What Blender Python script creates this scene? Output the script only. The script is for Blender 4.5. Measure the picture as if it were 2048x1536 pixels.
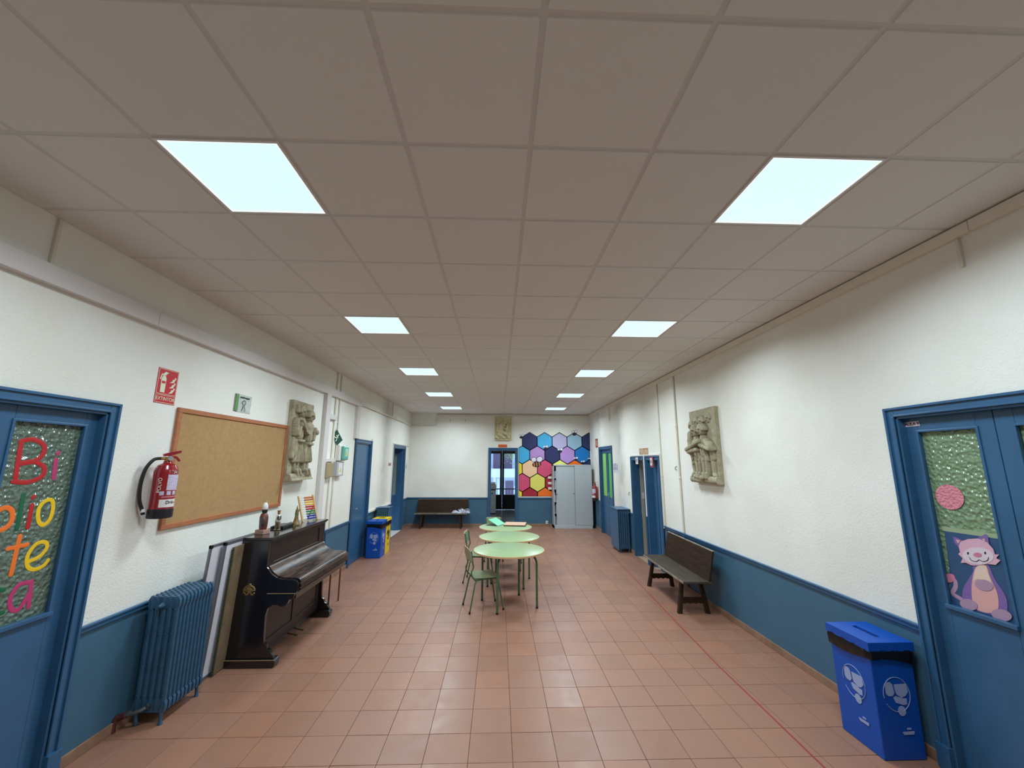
import bpy, math, random
import numpy as np
from mathutils import Vector, Matrix
random.seed(7)
for o in list(bpy.data.objects): bpy.data.objects.remove(o)
sc = bpy.context.scene
COL = sc.collection
PI = math.pi
# ------------------------------------------------------------------ camera
PITCH, YAW, ROLL, FPX, CAMZ = .1881, .0325, .0037, 811.5, 1.95
_cy, _sy = math.cos(YAW), math.sin(YAW)
_w = np.array([_sy*math.cos(PITCH), _cy*math.cos(PITCH), math.sin(PITCH)])
_r = np.array([_cy, -_sy, 0.0]); _u = np.cross(_r, _w)
_c, _s = math.cos(ROLL), math.sin(ROLL)
_r, _u = _c*_r + _s*_u, -_s*_r + _c*_u
cd = bpy.data.cameras.new('camera'); cam = bpy.data.objects.new('camera', cd); COL.objects.link(cam)
cd.sensor_fit = 'HORIZONTAL'; cd.sensor_width = 36; cd.lens = FPX/2048*36; cd.clip_start = .05; cd.clip_end = 200
cam.matrix_world = Matrix(((_r[0], _u[0], -_w[0], 0), (_r[1], _u[1], -_w[1], 0), (_r[2], _u[2], -_w[2], CAMZ), (0, 0, 0, 1)))
sc.camera = cam
# ------------------------------------------------------------------ world, exposure
LAMP_W = 38.0          # watts per ceiling panel
LAMP_SPREAD = math.radians(160)
LAMP_COL = (0.83, 0.98, 1.06)
world = bpy.data.worlds.new('world'); sc.world = world; world.use_nodes = True
bg = world.node_tree.nodes['Background']; bg.inputs[0].default_value = (0.52, 0.72, 1.0, 1); bg.inputs[1].default_value = 2.0
sc.view_settings.view_transform = 'Standard'; sc.view_settings.look = 'None'
sc.view_settings.exposure = 0.0; sc.view_settings.gamma = 1.0; sc.view_settings.use_curve_mapping = False
sc.cycles.use_denoising = True
sc.cycles.max_bounces = 8; sc.cycles.diffuse_bounces = 5; sc.cycles.glossy_bounces = 4; sc.cycles.transmission_bounces = 5
sc.cycles.caustics_reflective = False; sc.cycles.caustics_refractive = False
sc.cycles.sample_clamp_indirect = 6

# a photograph pixel as a point on a real plane of the room (used to copy flat lettering and prints)
def _ray(x, y): return (x-1024)/FPX*_r + (768-y)/FPX*_u + _w
def on_x(x, y, X): d = _ray(x, y); d = d*(X/d[0]); return Vector((d[0], d[1], d[2]+CAMZ))
def on_y(x, y, Y): d = _ray(x, y); d = d*(Y/d[1]); return Vector((d[0], d[1], d[2]+CAMZ))

# ------------------------------------------------------------------ materials
def lin(c):
    return tuple(((v/255)/12.92 if v/255 <= .04045 else ((v/255+.055)/1.055)**2.4) for v in c[:3])+(1,)
MATS = {}
def mat(name, rgb, rough=.5, metal=0, spec=.5, var=None, bump=None, coat=0, emit=None, coord='Object', trans=0, alpha=None, stretch=None):
    m = bpy.data.materials.new(name); m.use_nodes = True; nt = m.node_tree; N = nt.nodes; L = nt.links
    b = N['Principled BSDF']; MATS[name] = m
    b.inputs['Base Color'].default_value = lin(rgb); b.inputs['Roughness'].default_value = rough
    b.inputs['Metallic'].default_value = metal; b.inputs['Specular IOR Level'].default_value = spec
    b.inputs['Coat Weight'].default_value = coat; b.inputs['Coat Roughness'].default_value = .12
    b.inputs['Transmission Weight'].default_value = trans
    m.diffuse_color = lin(rgb)
    tc = N.new('ShaderNodeTexCoord'); src = tc.outputs[coord]
    if stretch:
        mp = N.new('ShaderNodeMapping'); mp.inputs['Scale'].default_value = stretch; L.new(src, mp.inputs[0]); src = mp.outputs[0]
    if var:   # (scale, second colour, contrast lo, hi)
        n = N.new('ShaderNodeTexNoise'); n.inputs['Scale'].default_value = var[0]; n.inputs['Detail'].default_value = 6
        n.inputs['Roughness'].default_value = .65
        L.new(src, n.inputs['Vector'])
        r = N.new('ShaderNodeMapRange'); r.inputs[1].default_value = var[2]; r.inputs[2].default_value = var[3]; L.new(n.outputs[0], r.inputs[0])
        x = N.new('ShaderNodeMix'); x.data_type = 'RGBA'; L.new(r.outputs[0], x.inputs[0])
        x.inputs[6].default_value = lin(rgb); x.inputs[7].default_value = lin(var[1]); L.new(x.outputs[2], b.inputs['Base Color'])
    if bump:  # (scale, strength, distance)
        n = N.new('ShaderNodeTexNoise'); n.inputs['Scale'].default_value = bump[0]; n.inputs['Detail'].default_value = 4
        L.new(src, n.inputs['Vector'])
        bp = N.new('ShaderNodeBump'); bp.inputs['Strength'].default_value = bump[1]; bp.inputs['Distance'].default_value = bump[2]
        L.new(n.outputs[0], bp.inputs['Height']); L.new(bp.outputs[0], b.inputs['Normal'])
    if emit:
        b.inputs['Emission Color'].default_value = lin(emit[0]); b.inputs['Emission Strength'].default_value = emit[1]
    return m

def wall_material(name, stains):
    m = mat(name, (232, 231, 224), .92, spec=.2)
    nt = m.node_tree; N = nt.nodes; L = nt.links; b = N['Principled BSDF']
    geo = N.new('ShaderNodeNewGeometry'); pos = geo.outputs['Position']
    def math_(op, a, c=None):
        n = N.new('ShaderNodeMath'); n.operation = op
        for i, v in enumerate((a, c)):
            if v is None: continue
            if isinstance(v, (int, float)): n.inputs[i].default_value = v
            else: L.new(v, n.inputs[i])
        return n.outputs[0]
    n1 = N.new('ShaderNodeTexNoise'); n1.inputs['Scale'].default_value = 1.3; n1.inputs['Detail'].default_value = 5; L.new(pos, n1.inputs['Vector'])
    x = N.new('ShaderNodeMix'); x.data_type = 'RGBA'; x.inputs[6].default_value = lin((236, 236, 229)); x.inputs[7].default_value = lin((227, 225, 214))
    r = N.new('ShaderNodeMapRange'); r.inputs[1].default_value = .35; r.inputs[2].default_value = .7; L.new(n1.outputs[0], r.inputs[0]); L.new(r.outputs[0], x.inputs[0])
    # sparse chips and pin marks
    v = N.new('ShaderNodeTexVoronoi'); v.inputs['Scale'].default_value = 3.2; L.new(pos, v.inputs['Vector'])
    spot = math_('LESS_THAN', v.outputs['Distance'], .028)
    wn = N.new('ShaderNodeSeparateColor'); L.new(v.outputs['Color'], wn.inputs[0])
    pick = math_('GREATER_THAN', wn.outputs[0], .55); spot = math_('MULTIPLY', spot, pick); spot = math_('MULTIPLY', spot, .55)
    x2 = N.new('ShaderNodeMix'); x2.data_type = 'RGBA'; L.new(spot, x2.inputs[0]); L.new(x.outputs[2], x2.inputs[6]); x2.inputs[7].default_value = lin((95, 85, 72))
    out = x2.outputs[2]
    sep = N.new('ShaderNodeSeparateXYZ'); L.new(pos, sep.inputs[0])
    ns = N.new('ShaderNodeTexNoise'); ns.inputs['Scale'].default_value = 2.5; ns.inputs['Detail'].default_value = 4; L.new(pos, ns.inputs['Vector'])
    wob = math_('MULTIPLY', math_('SUBTRACT', ns.outputs[0], .5), .35)
    for (y0, hw, amt) in stains:    # soot blown up the wall by the radiators
        d = math_('ABSOLUTE', math_('ADD', math_('SUBTRACT', sep.outputs[1], y0), wob))
        g = math_('MAXIMUM', math_('SUBTRACT', 1, math_('DIVIDE', d, hw)), 0)
        g = math_('MULTIPLY', g, math_('MULTIPLY', ns.outputs[0], 2*amt))
        mx = N.new('ShaderNodeMix'); mx.data_type = 'RGBA'; L.new(g, mx.inputs[0]); L.new(out, mx.inputs[6]); mx.inputs[7].default_value = lin((120, 116, 106)); out = mx.outputs[2]
    L.new(out, b.inputs['Base Color'])
    nb = N.new('ShaderNodeTexNoise'); nb.inputs['Scale'].default_value = 75; nb.inputs['Detail'].default_value = 3; L.new(pos, nb.inputs['Vector'])
    bp = N.new('ShaderNodeBump'); bp.inputs['Strength'].default_value = .55; bp.inputs['Distance'].default_value = .006
    L.new(nb.outputs[0], bp.inputs['Height']); L.new(bp.outputs[0], b.inputs['Normal'])
    return m

def tile_material():
    m = mat('terracotta_tile', (176, 118, 96), .3)
    nt = m.node_tree; N = nt.nodes; L = nt.links; b = N['Principled BSDF']
    geo = N.new('ShaderNodeNewGeometry'); pos = geo.outputs['Position']
    ad = N.new('ShaderNodeVectorMath'); ad.operation = 'SUBTRACT'; ad.inputs[1].default_value = (TX0, TY0, -.5); L.new(pos, ad.inputs[0])
    sn = N.new('ShaderNodeVectorMath'); sn.operation = 'DIVIDE'; sn.inputs[1].default_value = (TP, TP, 10); L.new(ad.outputs[0], sn.inputs[0])
    fl = N.new('ShaderNodeVectorMath'); fl.operation = 'FLOOR'; L.new(sn.outputs[0], fl.inputs[0])
    wn = N.new('ShaderNodeTexWhiteNoise'); wn.noise_dimensions = '3D'; L.new(fl.outputs[0], wn.inputs['Vector'])
    cr = N.new('ShaderNodeValToRGB'); e = cr.color_ramp.elements
    e[0].position = 0; e[0].color = lin(TILE_C[0]); e[1].position = 1; e[1].color = lin(TILE_C[2])
    k = e.new(.5); k.color = lin(TILE_C[1])
    L.new(wn.outputs['Value'], cr.inputs[0])
    n1 = N.new('ShaderNodeTexNoise'); n1.inputs['Scale'].default_value = 3.5; n1.inputs['Detail'].default_value = 7; L.new(pos, n1.inputs['Vector'])
    mr = N.new('ShaderNodeMapRange'); mr.inputs[1].default_value = .3; mr.inputs[2].default_value = .75; mr.inputs[3].default_value = .0; mr.inputs[4].default_value = .5; L.new(n1.outputs[0], mr.inputs[0])
    mx = N.new('ShaderNodeMix'); mx.data_type = 'RGBA'; L.new(mr.outputs[0], mx.inputs[0]); L.new(cr.outputs[0], mx.inputs[6]); mx.inputs[7].default_value = lin(TILE_C[3])
    L.new(mx.outputs[2], b.inputs['Base Color'])
    sc2 = N.new('ShaderNodeSeparateColor'); L.new(wn.outputs['Color'], sc2.inputs[0])
    m2 = N.new('ShaderNodeMapRange'); m2.inputs[3].default_value = .20; m2.inputs[4].default_value = .34; L.new(sc2.outputs[1], m2.inputs[0])
    n3 = N.new('ShaderNodeTexNoise'); n3.inputs['Scale'].default_value = 9; n3.inputs['Detail'].default_value = 5; L.new(pos, n3.inputs['Vector'])
    ma = N.new('ShaderNodeMath'); ma.operation = 'MULTIPLY_ADD'; ma.inputs[1].default_value = .25; L.new(n3.outputs[0], ma.inputs[0]); L.new(m2.outputs[0], ma.inputs[2])
    L.new(ma.outputs[0], b.inputs['Roughness'])
    n4 = N.new('ShaderNodeTexNoise'); n4.inputs['Scale'].default_value = 14; n4.inputs['Detail'].default_value = 3; L.new(pos, n4.inputs['Vector'])
    bp = N.new('ShaderNodeBump'); bp.inputs['Strength'].default_value = .12; bp.inputs['Distance'].default_value = .004
    L.new(n4.outputs[0], bp.inputs['Height']); L.new(bp.outputs[0], b.inputs['Normal'])
    return m

def glass_material(name, rgb, rough=.16, trans=.35, scale=38, dist=.012):
    m = mat(name, rgb, rough, spec=.9, trans=trans)
    nt = m.node_tree; N = nt.nodes; L = nt.links; b = N['Principled BSDF']
    geo = N.new('ShaderNodeNewGeometry')
    v = N.new('ShaderNodeTexVoronoi'); v.feature = 'SMOOTH_F1'; v.inputs['Scale'].default_value = scale; v.inputs['Smoothness'].default_value = .6
    L.new(geo.outputs['Position'], v.inputs['Vector'])
    bp = N.new('ShaderNodeBump'); bp.inputs['Strength'].default_value = .9; bp.inputs['Distance'].default_value = dist
    L.new(v.outputs['Distance'], bp.inputs['Height']); L.new(bp.outputs[0], b.inputs['Normal'])
    return m

TP, TX0, TY0 = .2975, .115, 3.39       # floor tile pitch and a joint crossing
TILE_C = ((146, 105, 86), (151, 108, 87), (157, 110, 87), (140, 104, 88))
BLUE = (66, 103, 128)
WL = wall_material('cream_stucco_left', [(10.25, .55, .38)])
WR = wall_material('cream_stucco_right', [(9.9, .5, .38), (11.95, .35, .2)])
WB = wall_material('cream_stucco', [])
DADO = mat('blue_wall_paint', BLUE, .5, spec=.35, var=(2.2, (60, 97, 121), .4, .75), bump=(60, .25, .003), coord='Object')
WOODBLUE = mat('blue_gloss_paint', (52, 96, 134), .34, spec=.5, var=(3, (46, 88, 124), .4, .7))
SKIRT = mat('brown_skirting', (150, 118, 96), .55, var=(6, (120, 92, 74), .4, .7))
PANEL = mat('ceiling_panel_white', (222, 220, 216), .95, spec=.1, bump=(180, .25, .002), coord='Object')
TBAR = mat('ceiling_grid_white', (208, 205, 200), .6)
WHITE = mat('white_plastic', (225, 222, 218), .45)
DUCT = mat('grey_white_trunking', (214, 208, 206), .5)
GROUT = mat('dark_grout', (124, 93, 80), .9)
TILE = tile_material()
RED = mat('red_floor_paint', (150, 44, 48), .5)
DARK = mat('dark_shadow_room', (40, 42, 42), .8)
OFFW = mat('office_grey_wall', (186, 188, 190), .8)
ALU = mat('aluminium', (190, 192, 196), .3, metal=.9)
BLACK = mat('black_plastic', (18, 18, 20), .45)

# ------------------------------------------------------------------ mesh helpers
class MB:
    def __init__(s): s.v = []; s.f = []; s.m = []
    def add(s, vs, fs, m=0):
        k = len(s.v); s.v += [tuple(p) for p in vs]
        for f in fs: s.f.append(tuple(i+k for i in f)); s.m.append(m)
        return s
    def box(s, x0, x1, y0, y1, z0, z1, m=0):
        x0, x1 = sorted((x0, x1)); y0, y1 = sorted((y0, y1)); z0, z1 = sorted((z0, z1))
        return s.add([(x0,y0,z0),(x1,y0,z0),(x1,y1,z0),(x0,y1,z0),(x0,y0,z1),(x1,y0,z1),(x1,y1,z1),(x0,y1,z1)],
                     [(0,3,2,1),(4,5,6,7),(0,1,5,4),(1,2,6,5),(2,3,7,6),(3,0,4,7)], m)
    def ext(s, poly, a0, a1, axis='y', m=0):
        def P(p, a): return {'x': (a, p[0], p[1]), 'y': (p[0], a, p[1]), 'z': (p[0], p[1], a)}[axis]
        n = len(poly); area = sum(poly[i][0]*poly[(i+1) % n][1]-poly[(i+1) % n][0]*poly[i][1] for i in range(n))
        pl = poly if area > 0 else poly[::-1]
        if axis == 'y': pl = pl[::-1]
        a0, a1 = sorted((a0, a1))
        vs = [P(p, a0) for p in pl]+[P(p, a1) for p in pl]
        fs = [tuple(range(n-1, -1, -1)), tuple(range(n, 2*n))]+[(i, (i+1) % n, n+(i+1) % n, n+i) for i in range(n)]
        return s.add(vs, fs, m)
    def tube(s, path, r, n=10, m=0, squash=None):
        P = [Vector(p) for p in path]; R = r if isinstance(r, (list, tuple)) else [r]*len(P)
        t0 = (P[1]-P[0]).normalized(); a = Vector((0, 0, 1)) if abs(t0.z) < .9 else Vector((1, 0, 0))
        u = t0.cross(a).normalized(); vs = []
        for i, p in enumerate(P):
            t = ((P[min(i+1, len(P)-1)]-P[max(i-1, 0)])).normalized()
            u = (u-t*u.dot(t)).normalized(); w = t.cross(u)
            for k in range(n):
                ang = 2*PI*k/n; d = (u*math.cos(ang)+w*math.sin(ang))*R[i]
                if squash is not None: d = d-squash*d.dot(squash)*.93
                vs.append(p+d)
        fs = []
        for i in range(len(P)-1):
            for k in range(n): fs.append((i*n+k, i*n+(k+1) % n, (i+1)*n+(k+1) % n, (i+1)*n+k))
        fs.append(tuple(range(n-1, -1, -1))); fs.append(tuple((len(P)-1)*n+k for k in range(n)))
        return s.add(vs, fs, m)
    def cyl(s, p, q, r, r2=None, n=16, m=0): return s.tube([p, q], [r, r if r2 is None else r2], n, m)
    def lathe(s, prof, c=(0, 0, 0), n=20, m=0, sx=1, sy=1):
        vs = []; fs = []
        for r, z in prof:
            for k in range(n): vs.append((c[0]+sx*r*math.cos(2*PI*k/n), c[1]+sy*r*math.sin(2*PI*k/n), c[2]+z))
        for i in range(len(prof)-1):
            for k in range(n): fs.append((i*n+k, i*n+(k+1) % n, (i+1)*n+(k+1) % n, (i+1)*n+k))
        fs.append(tuple(range(n-1, -1, -1))); fs.append(tuple((len(prof)-1)*n+k for k in range(n)))
        return s.add(vs, fs, m)
    def ball(s, c, r, n=12, m=0):
        rx, ry, rz = r if isinstance(r, (list, tuple)) else (r, r, r)
        pr = [(max(1e-4, math.sin(PI*i/(n//2+2))), -math.cos(PI*i/(n//2+2))*rz) for i in range(n//2+3)]
        return s.lathe(pr, c, n, m, rx, ry)
    def xf(s, M):
        s.v = [tuple(M @ Vector(p)) for p in s.v]; return s
    def mesh(s, name, mats, smooth=False):
        me = bpy.data.meshes.new(name); me.from_pydata(s.v, [], s.f)
        for mm in (mats if isinstance(mats, (list, tuple)) else [mats]): me.materials.append(mm)
        me.polygons.foreach_set('material_index', s.m)
        if smooth:
            me.shade_smooth(); me.set_sharp_from_angle(angle=math.radians(38))
        me.update(); return me
    def build(s, name, mats, parent=None, smooth=False, bevel=0, seg=2, loc=None):
        o = bpy.data.objects.new(name, s.mesh(name, mats, smooth)); COL.objects.link(o)
        if parent is not None: o.parent = parent
        if loc is not None: o.location = loc
        if bevel:
            b = o.modifiers.new('bevel', 'BEVEL'); b.width = bevel; b.segments = seg; b.limit_method = 'ANGLE'; b.angle_limit = math.radians(40)
        return o
def tag(o, label=None, cat=None, group=None, kind=None):
    if label: o['label'] = label
    if cat: o['category'] = cat
    if group: o['group'] = group
    if kind: o['kind'] = kind
    return o
def empty(name, loc=(0, 0, 0), rz=0):
    o = bpy.data.objects.new(name, None); COL.objects.link(o); o.location = loc; o.rotation_euler = (0, 0, rz); o.empty_display_size = .1; return o
def thing(name, label, cat, loc=(0, 0, 0), rz=0, group=None): return tag(empty(name, loc, rz), label, cat, group)
def struct(name, loc=(0, 0, 0)): return tag(empty(name, loc), kind='structure')
def copy_tree(o, parent=None):
    kids = [c for c in bpy.data.objects if c.parent == o]
    c = o.copy(); COL.objects.link(c); c.parent = parent
    for k in kids: copy_tree(k, c)
    return c
def smoothline(pts, n=6, closed=False):
    P = [Vector(p) for p in pts]; out = []; m = len(P)
    rng = range(m if closed else m-1)
    for i in rng:
        g = (lambda j: P[j % m]) if closed else (lambda j: P[max(0, min(m-1, j))])
        a, b, c, d = g(i-1), g(i), g(i+1), g(i+2)
        for k in range(n):
            t = k/n
            out.append(.5*((2*b)+(c-a)*t+(2*a-5*b+4*c-d)*t*t+(-a+3*b-3*c+d)*t**3))
    out.append(P[0] if closed else P[-1]); return out
def stroke(mb, pts, r, nrm, n=8, m=0, closed=False, sub=6):   # a painted brush stroke: a flat rounded ribbon on a plane
    P = smoothline(pts, sub, closed) if len(pts) > 2 else [Vector(p) for p in pts]
    R = [r]*len(P)
    if not closed:
        a = (P[0]-P[1]).normalized(); b = (P[-1]-P[-2]).normalized()
        P = [P[0]+a*r, P[0]+a*r*.7]+P+[P[-1]+b*r*.7, P[-1]+b*r]; R = [r*.1, r*.7]+R+[r*.7, r*.1]
    mb.tube(P, R, n, m, squash=Vector(nrm)); return mb
def text(name, s, size, material, parent, loc, axes, ext=.0006, align='CENTER', sx=1.0):
    c = bpy.data.curves.new(name, 'FONT'); c.body = s; c.size = size; c.extrude = ext; c.align_x = align; c.align_y = 'CENTER'
    tmp = bpy.data.objects.new('t', c); COL.objects.link(tmp)
    dg = bpy.context.evaluated_depsgraph_get(); me = bpy.data.meshes.new_from_object(tmp.evaluated_get(dg))
    bpy.data.objects.remove(tmp); me.materials.clear(); me.materials.append(material)
    X, Y = Vector(axes[0])*sx, Vector(axes[1]); Z = Vector(axes[0]).cross(Y)
    M = Matrix(((X.x, Y.x, Z.x, loc[0]), (X.y, Y.y, Z.y, loc[1]), (X.z, Y.z, Z.z, loc[2]), (0, 0, 0, 1)))
    me.transform(M); o = bpy.data.objects.new(name, me); COL.objects.link(o); o.parent = parent; return o

# ------------------------------------------------------------------ room shell
XL, XR, YB, YF, H = -2.79, 2.94, 13.0, -.9, 3.45
DZ = .845                    # top of the blue dado
def PL(d, t, z): return (XL-d, t, z)
def PR(d, t, z): return (XR+d, t, z)
def PB(d, t, z): return (t, YB+d, z)
def pbox(mb, P, d0, d1, t0, t1, z0, z1, m=0):
    a, b = P(d0, t0, z0), P(d1, t1, z1); return mb.box(a[0], b[0], a[1], b[1], a[2], b[2], m)
def wall(name, P, t0, t1, holes, upper):
    mb = MB(); cuts = sorted(holes); t = t0
    def seg(a, b, z0, z1):
        if z0 < DZ < z1: pbox(mb, P, 0, .3, a, b, z0, DZ, 1); pbox(mb, P, 0, .3, a, b, DZ, z1, 0)
        else: pbox(mb, P, 0, .3, a, b, z0, z1, 1 if z1 <= DZ else 0)
    for a, b, z1 in cuts:
        seg(t, a, -.02, H+.15); seg(a, b, z1, H+.15); t = b
    seg(t, t1, -.02, H+.15)
    o = mb.build(name, [upper, DADO]); return tag(o, kind='structure')
def rail(parent, P, spans):
    for a, b in spans:
        mb = MB(); pbox(mb, P, -.018, .0, a, b, DZ-.042, DZ-.004); pbox(mb, P, -.028, .0, a, b, DZ-.012, DZ+.004)
        mb.build('dado_rail', WOODBLUE, parent, bevel=.004)
HL = [(1.75, 2.98, 2.28), (8.12, 9.03, 2.31), (11.06, 12.3, 2.30)]
HR = [(1.75, 2.91, 2.28), (7.46, 8.08, 1.99), (8.26, 8.95, 1.99), (10.61, 11.79, 2.29)]
HB = [(-.25, .56, 2.29)]
wl = wall('wall_left', PL, YF, YB, HL, WL); wr = wall('wall_right', PR, YF, YB, HR, WR)
wb = wall('wall_back', PB, XL-.3, XR+.3, HB, WB)
wf = tag(MB().box(XL-.3, XR+.3, YF-.2, YF, -.02, H+.15).build('wall_front', WB), kind='structure')
rail(wl, PL, [(YF, 1.69), (3.05, 8.06), (9.1, 11.0), (12.37, 13)])
rail(wr, PR, [(YF, 1.69), (2.97, 7.38), (9.03, 10.54), (11.86, 13)])
rail(wb, PB, [(XL, -.31), (.62, XR)])
def base(name, P, spans):
    mb = MB()
    for a, b in spans: pbox(mb, P, -.014, 0, a, b, 0, .072)
    tag(mb.build(name, SKIRT, bevel=.003), kind='structure')
base('baseboard_left', PL, [(YF, 1.69), (3.05, 8.06), (9.1, 11.0), (12.37, 13)])
base('baseboard_right', PR, [(YF, 1.69), (2.97, 7.38), (9.03, 10.54), (11.86, 13)])
base('baseboard_back', PB, [(XL, -.31), (.62, XR)])
# floor: base slab, 300 nearest tiles as parts, the rest joined
fl = struct('floor')
MB().box(XL-.3, XR+.3, YF-.2, 18.2, -.12, -.006).build('floor_slab', GROUT, fl)
def tile_mb(g=.0009, x0=-TP/2, x1=TP/2, z=0, mb=None, cx=0, cy=0):
    mb = mb or MB(); c = .0014; h = .0045
    a, b, y0, y1 = x0+g+cx, x1-g+cx, -TP/2+g+cy, TP/2-g+cy
    mb.add([(a, y0, z-h), (b, y0, z-h), (b, y1, z-h), (a, y1, z-h), (a+c, y0+c, z), (b-c, y0+c, z), (b-c, y1-c, z), (a+c, y1-c, z)],
           [(4, 5, 6, 7), (0, 1, 5, 4), (1, 2, 6, 5), (2, 3, 7, 6), (3, 0, 4, 7)]); return mb
cols = []
k0 = math.floor((XL-TX0)/TP)
for k in range(k0, 12):
    a, b = TX0+k*TP, TX0+(k+1)*TP
    if a >= XR-.01: break
    cols.append((max(a, XL), min(b, XR)))
meshes = {}
spots = []
rest = MB(); n = 0
rows = list(range(-15, 34))
cand = []
for j in rows:
    y = TY0+(j+.5)*TP
    if y > 13.1: continue
    for a, b in cols:
        cand.append(((a+b)/2, y, a, b))
def shown(x, y):
    d = y*_w[1]+x*_w[0]-CAMZ*_w[2]
    if d <= .5: return False
    px = 1024+FPX*(x*_r[0]+y*_r[1]-CAMZ*_r[2])/d; py = 768-FPX*(x*_u[0]+y*_u[1]-CAMZ*_u[2])/d
    return -60 < px < 2108 and py < 1640
near = [c for c in cand if shown(c[0], c[1])]; near.sort(key=lambda c: c[1]*1.0+abs(c[0])*.15); near_set = set(near[:300])
for c in cand:
    x, y, a, b = c; w = round(b-a, 4)
    if c in near_set:
        if w not in meshes: meshes[w] = tile_mb(x0=-w/2, x1=w/2).mesh('tile', TILE)
        o = bpy.data.objects.new('tile', meshes[w]); COL.objects.link(o); o.parent = fl
        o.location = (x, y, random.uniform(-.0006, .0004)); o.rotation_euler = (random.gauss(0, .0018), random.gauss(0, .0018), random.gauss(0, .0008))
    else: tile_mb(x0=-w/2, x1=w/2, mb=rest, cx=x, cy=y, z=random.uniform(-.0005, .0003))
tag(rest.build('tile_field', TILE, fl), kind='stuff')
mb = MB(); pts = [(2.62, 12.4), (2.5, 10.12), (2.28, 6.45), (2.165, 4.39), (2.14, 2.99), (2.12, 1.0)]
for (x0, y0), (x1, y1) in zip(pts, pts[1:]):
    w = .006; mb.add([(x0-w, y0, .0016), (x0+w, y0, .0016), (x1+w, y1, .0016), (x1-w, y1, .0016)], [(3, 2, 1, 0)])
tag(mb.build('painted_line', RED, fl), label='thin red line along the floor')
# ceiling
CX0, CY0, CP = -2.2596, 1.7153, .6
ce = struct('ceiling')
MB().box(XL-.3, XR+.3, YF-.2, YB+.3, H+.1, H+.2).build('ceiling_slab', PANEL, ce)
mb = MB()
for i in range(0, 9): mb.box(CX0+CP*i-.012, CX0+CP*i+.012, YF, YB, H, H+.03)
mb.build('grid_bar', TBAR, ce)
mb = MB()
for j in range(-9, 19):
    y = CY0+CP*j
    if YF < y < YB: mb.box(XL, XR, y-.012, y+.012, H+.0005, H+.029)
tag(mb.build('cross_bar', TBAR, ce))
mb = MB(); mb.box(XL, XL+.022, YF, YB, H-.001, H+.03); mb.box(XR-.022, XR, YF, YB, H-.001, H+.03); mb.box(XL, XR, YB-.022, YB, H-.001, H+.03)
mb.build('edge_angle', TBAR, ce)
LAMPS = [(i, j) for j in (0, 4, 8, 12, 16) for i in (1, 6)]
pm = {}; farp = MB()
def pan(mb, w, l, cx=0, cy=0, z=0):
    g = .008; c = .006; a, b, e, f = cx-w/2+g, cx+w/2-g, cy-l/2+g, cy+l/2-g; h = .012
    return mb.add([(a, e, z+h), (b, e, z+h), (b, f, z+h), (a, f, z+h), (a+c, e+c, z), (b-c, e+c, z), (b-c, f-c, z), (a+c, f-c, z)],
                  [(7, 6, 5, 4), (4, 5, 1, 0), (5, 6, 2, 1), (6, 7, 3, 2), (7, 4, 0, 3), (0, 1, 2, 3)])
for j in range(-10, 19):
    y0, y1 = max(CY0+CP*j, YF), min(CY0+CP*(j+1), YB-.01)
    if y1-y0 < .03: continue
    for i in range(-1, 9):
        if (i, j) in LAMPS: continue
        x0, x1 = max(CX0+CP*i, XL), min(CX0+CP*(i+1), XR); w, l = round(x1-x0, 3), round(y1-y0, 3)
        z = H-.004
        if j < -2: pan(farp, w, l, (x0+x1)/2, (y0+y1)/2, z); continue
        if (w, l) not in pm: pm[(w, l)] = pan(MB(), w, l).mesh('ceiling_panel', PANEL)
        o = bpy.data.objects.new('ceiling_panel', pm[(w, l)]); COL.objects.link(o); o.parent = ce
        o.location = ((x0+x1)/2, (y0+y1)/2, z+random.uniform(-.001, .0015)); o.rotation_euler = (random.gauss(0, .001), random.gauss(0, .001), 0)
tag(farp.build('ceiling_panel_field', PANEL, ce), kind='stuff')
# ------------------------------------------------------------------ ceiling lamps
DIFF = mat('lamp_diffuser', (225, 240, 250), .4, emit=((196, 232, 255), 1.0))
EDGE = mat('lamp_edge_glow', (240, 248, 255), .4, emit=((225, 246, 255), 1.3))
places = {1: 'left', 6: 'right'}
rown = {0: 'nearest', 4: 'second nearest', 8: 'middle', 12: 'second farthest', 16: 'farthest'}
proto = None
for i, j in LAMPS:
    cx, cy = CX0+CP*(i+.5), CY0+CP*(j+.5)
    lab = f'square white ceiling light panel, {rown[j]} of the row over the {places[i]} side'
    if proto is None:
        t = thing('ceiling_light', lab, 'light', (cx, cy, H-.004), 0, 'square ceiling light panels'); proto = t
        mb = MB(); a, b = .293, .281
        for x0, x1, y0, y1 in ((-a, a, -a, -b), (-a, a, b, a), (-a, -b, -b, b), (b, a, -b, b)): mb.box(x0, x1, y0, y1, -.003, .012)
        mb.build('frame', WHITE, t)
        MB().box(-b, b, -b, b, .002, .01).build('diffuser', DIFF, t)
        mb = MB(); e = .274
        for x0, x1, y0, y1 in ((-b, b, -b, -e), (-b, b, e, b), (-b, -e, -e, e), (e, b, -e, e)): mb.box(x0, x1, y0, y1, .0005, .009)
        mb.build('glowing_rim', EDGE, t)
        ld = bpy.data.lights.new('panel_lamp', 'AREA'); ld.shape = 'SQUARE'; ld.size = .55; ld.energy = LAMP_W; ld.spread = LAMP_SPREAD; ld.color = LAMP_COL
        lo = bpy.data.objects.new('panel_lamp', ld); COL.objects.link(lo); lo.parent = t; lo.location = (0, 0, -.006)
    else:
        t = copy_tree(proto); t.location = (cx, cy, H-.004); t['label'] = lab
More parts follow.
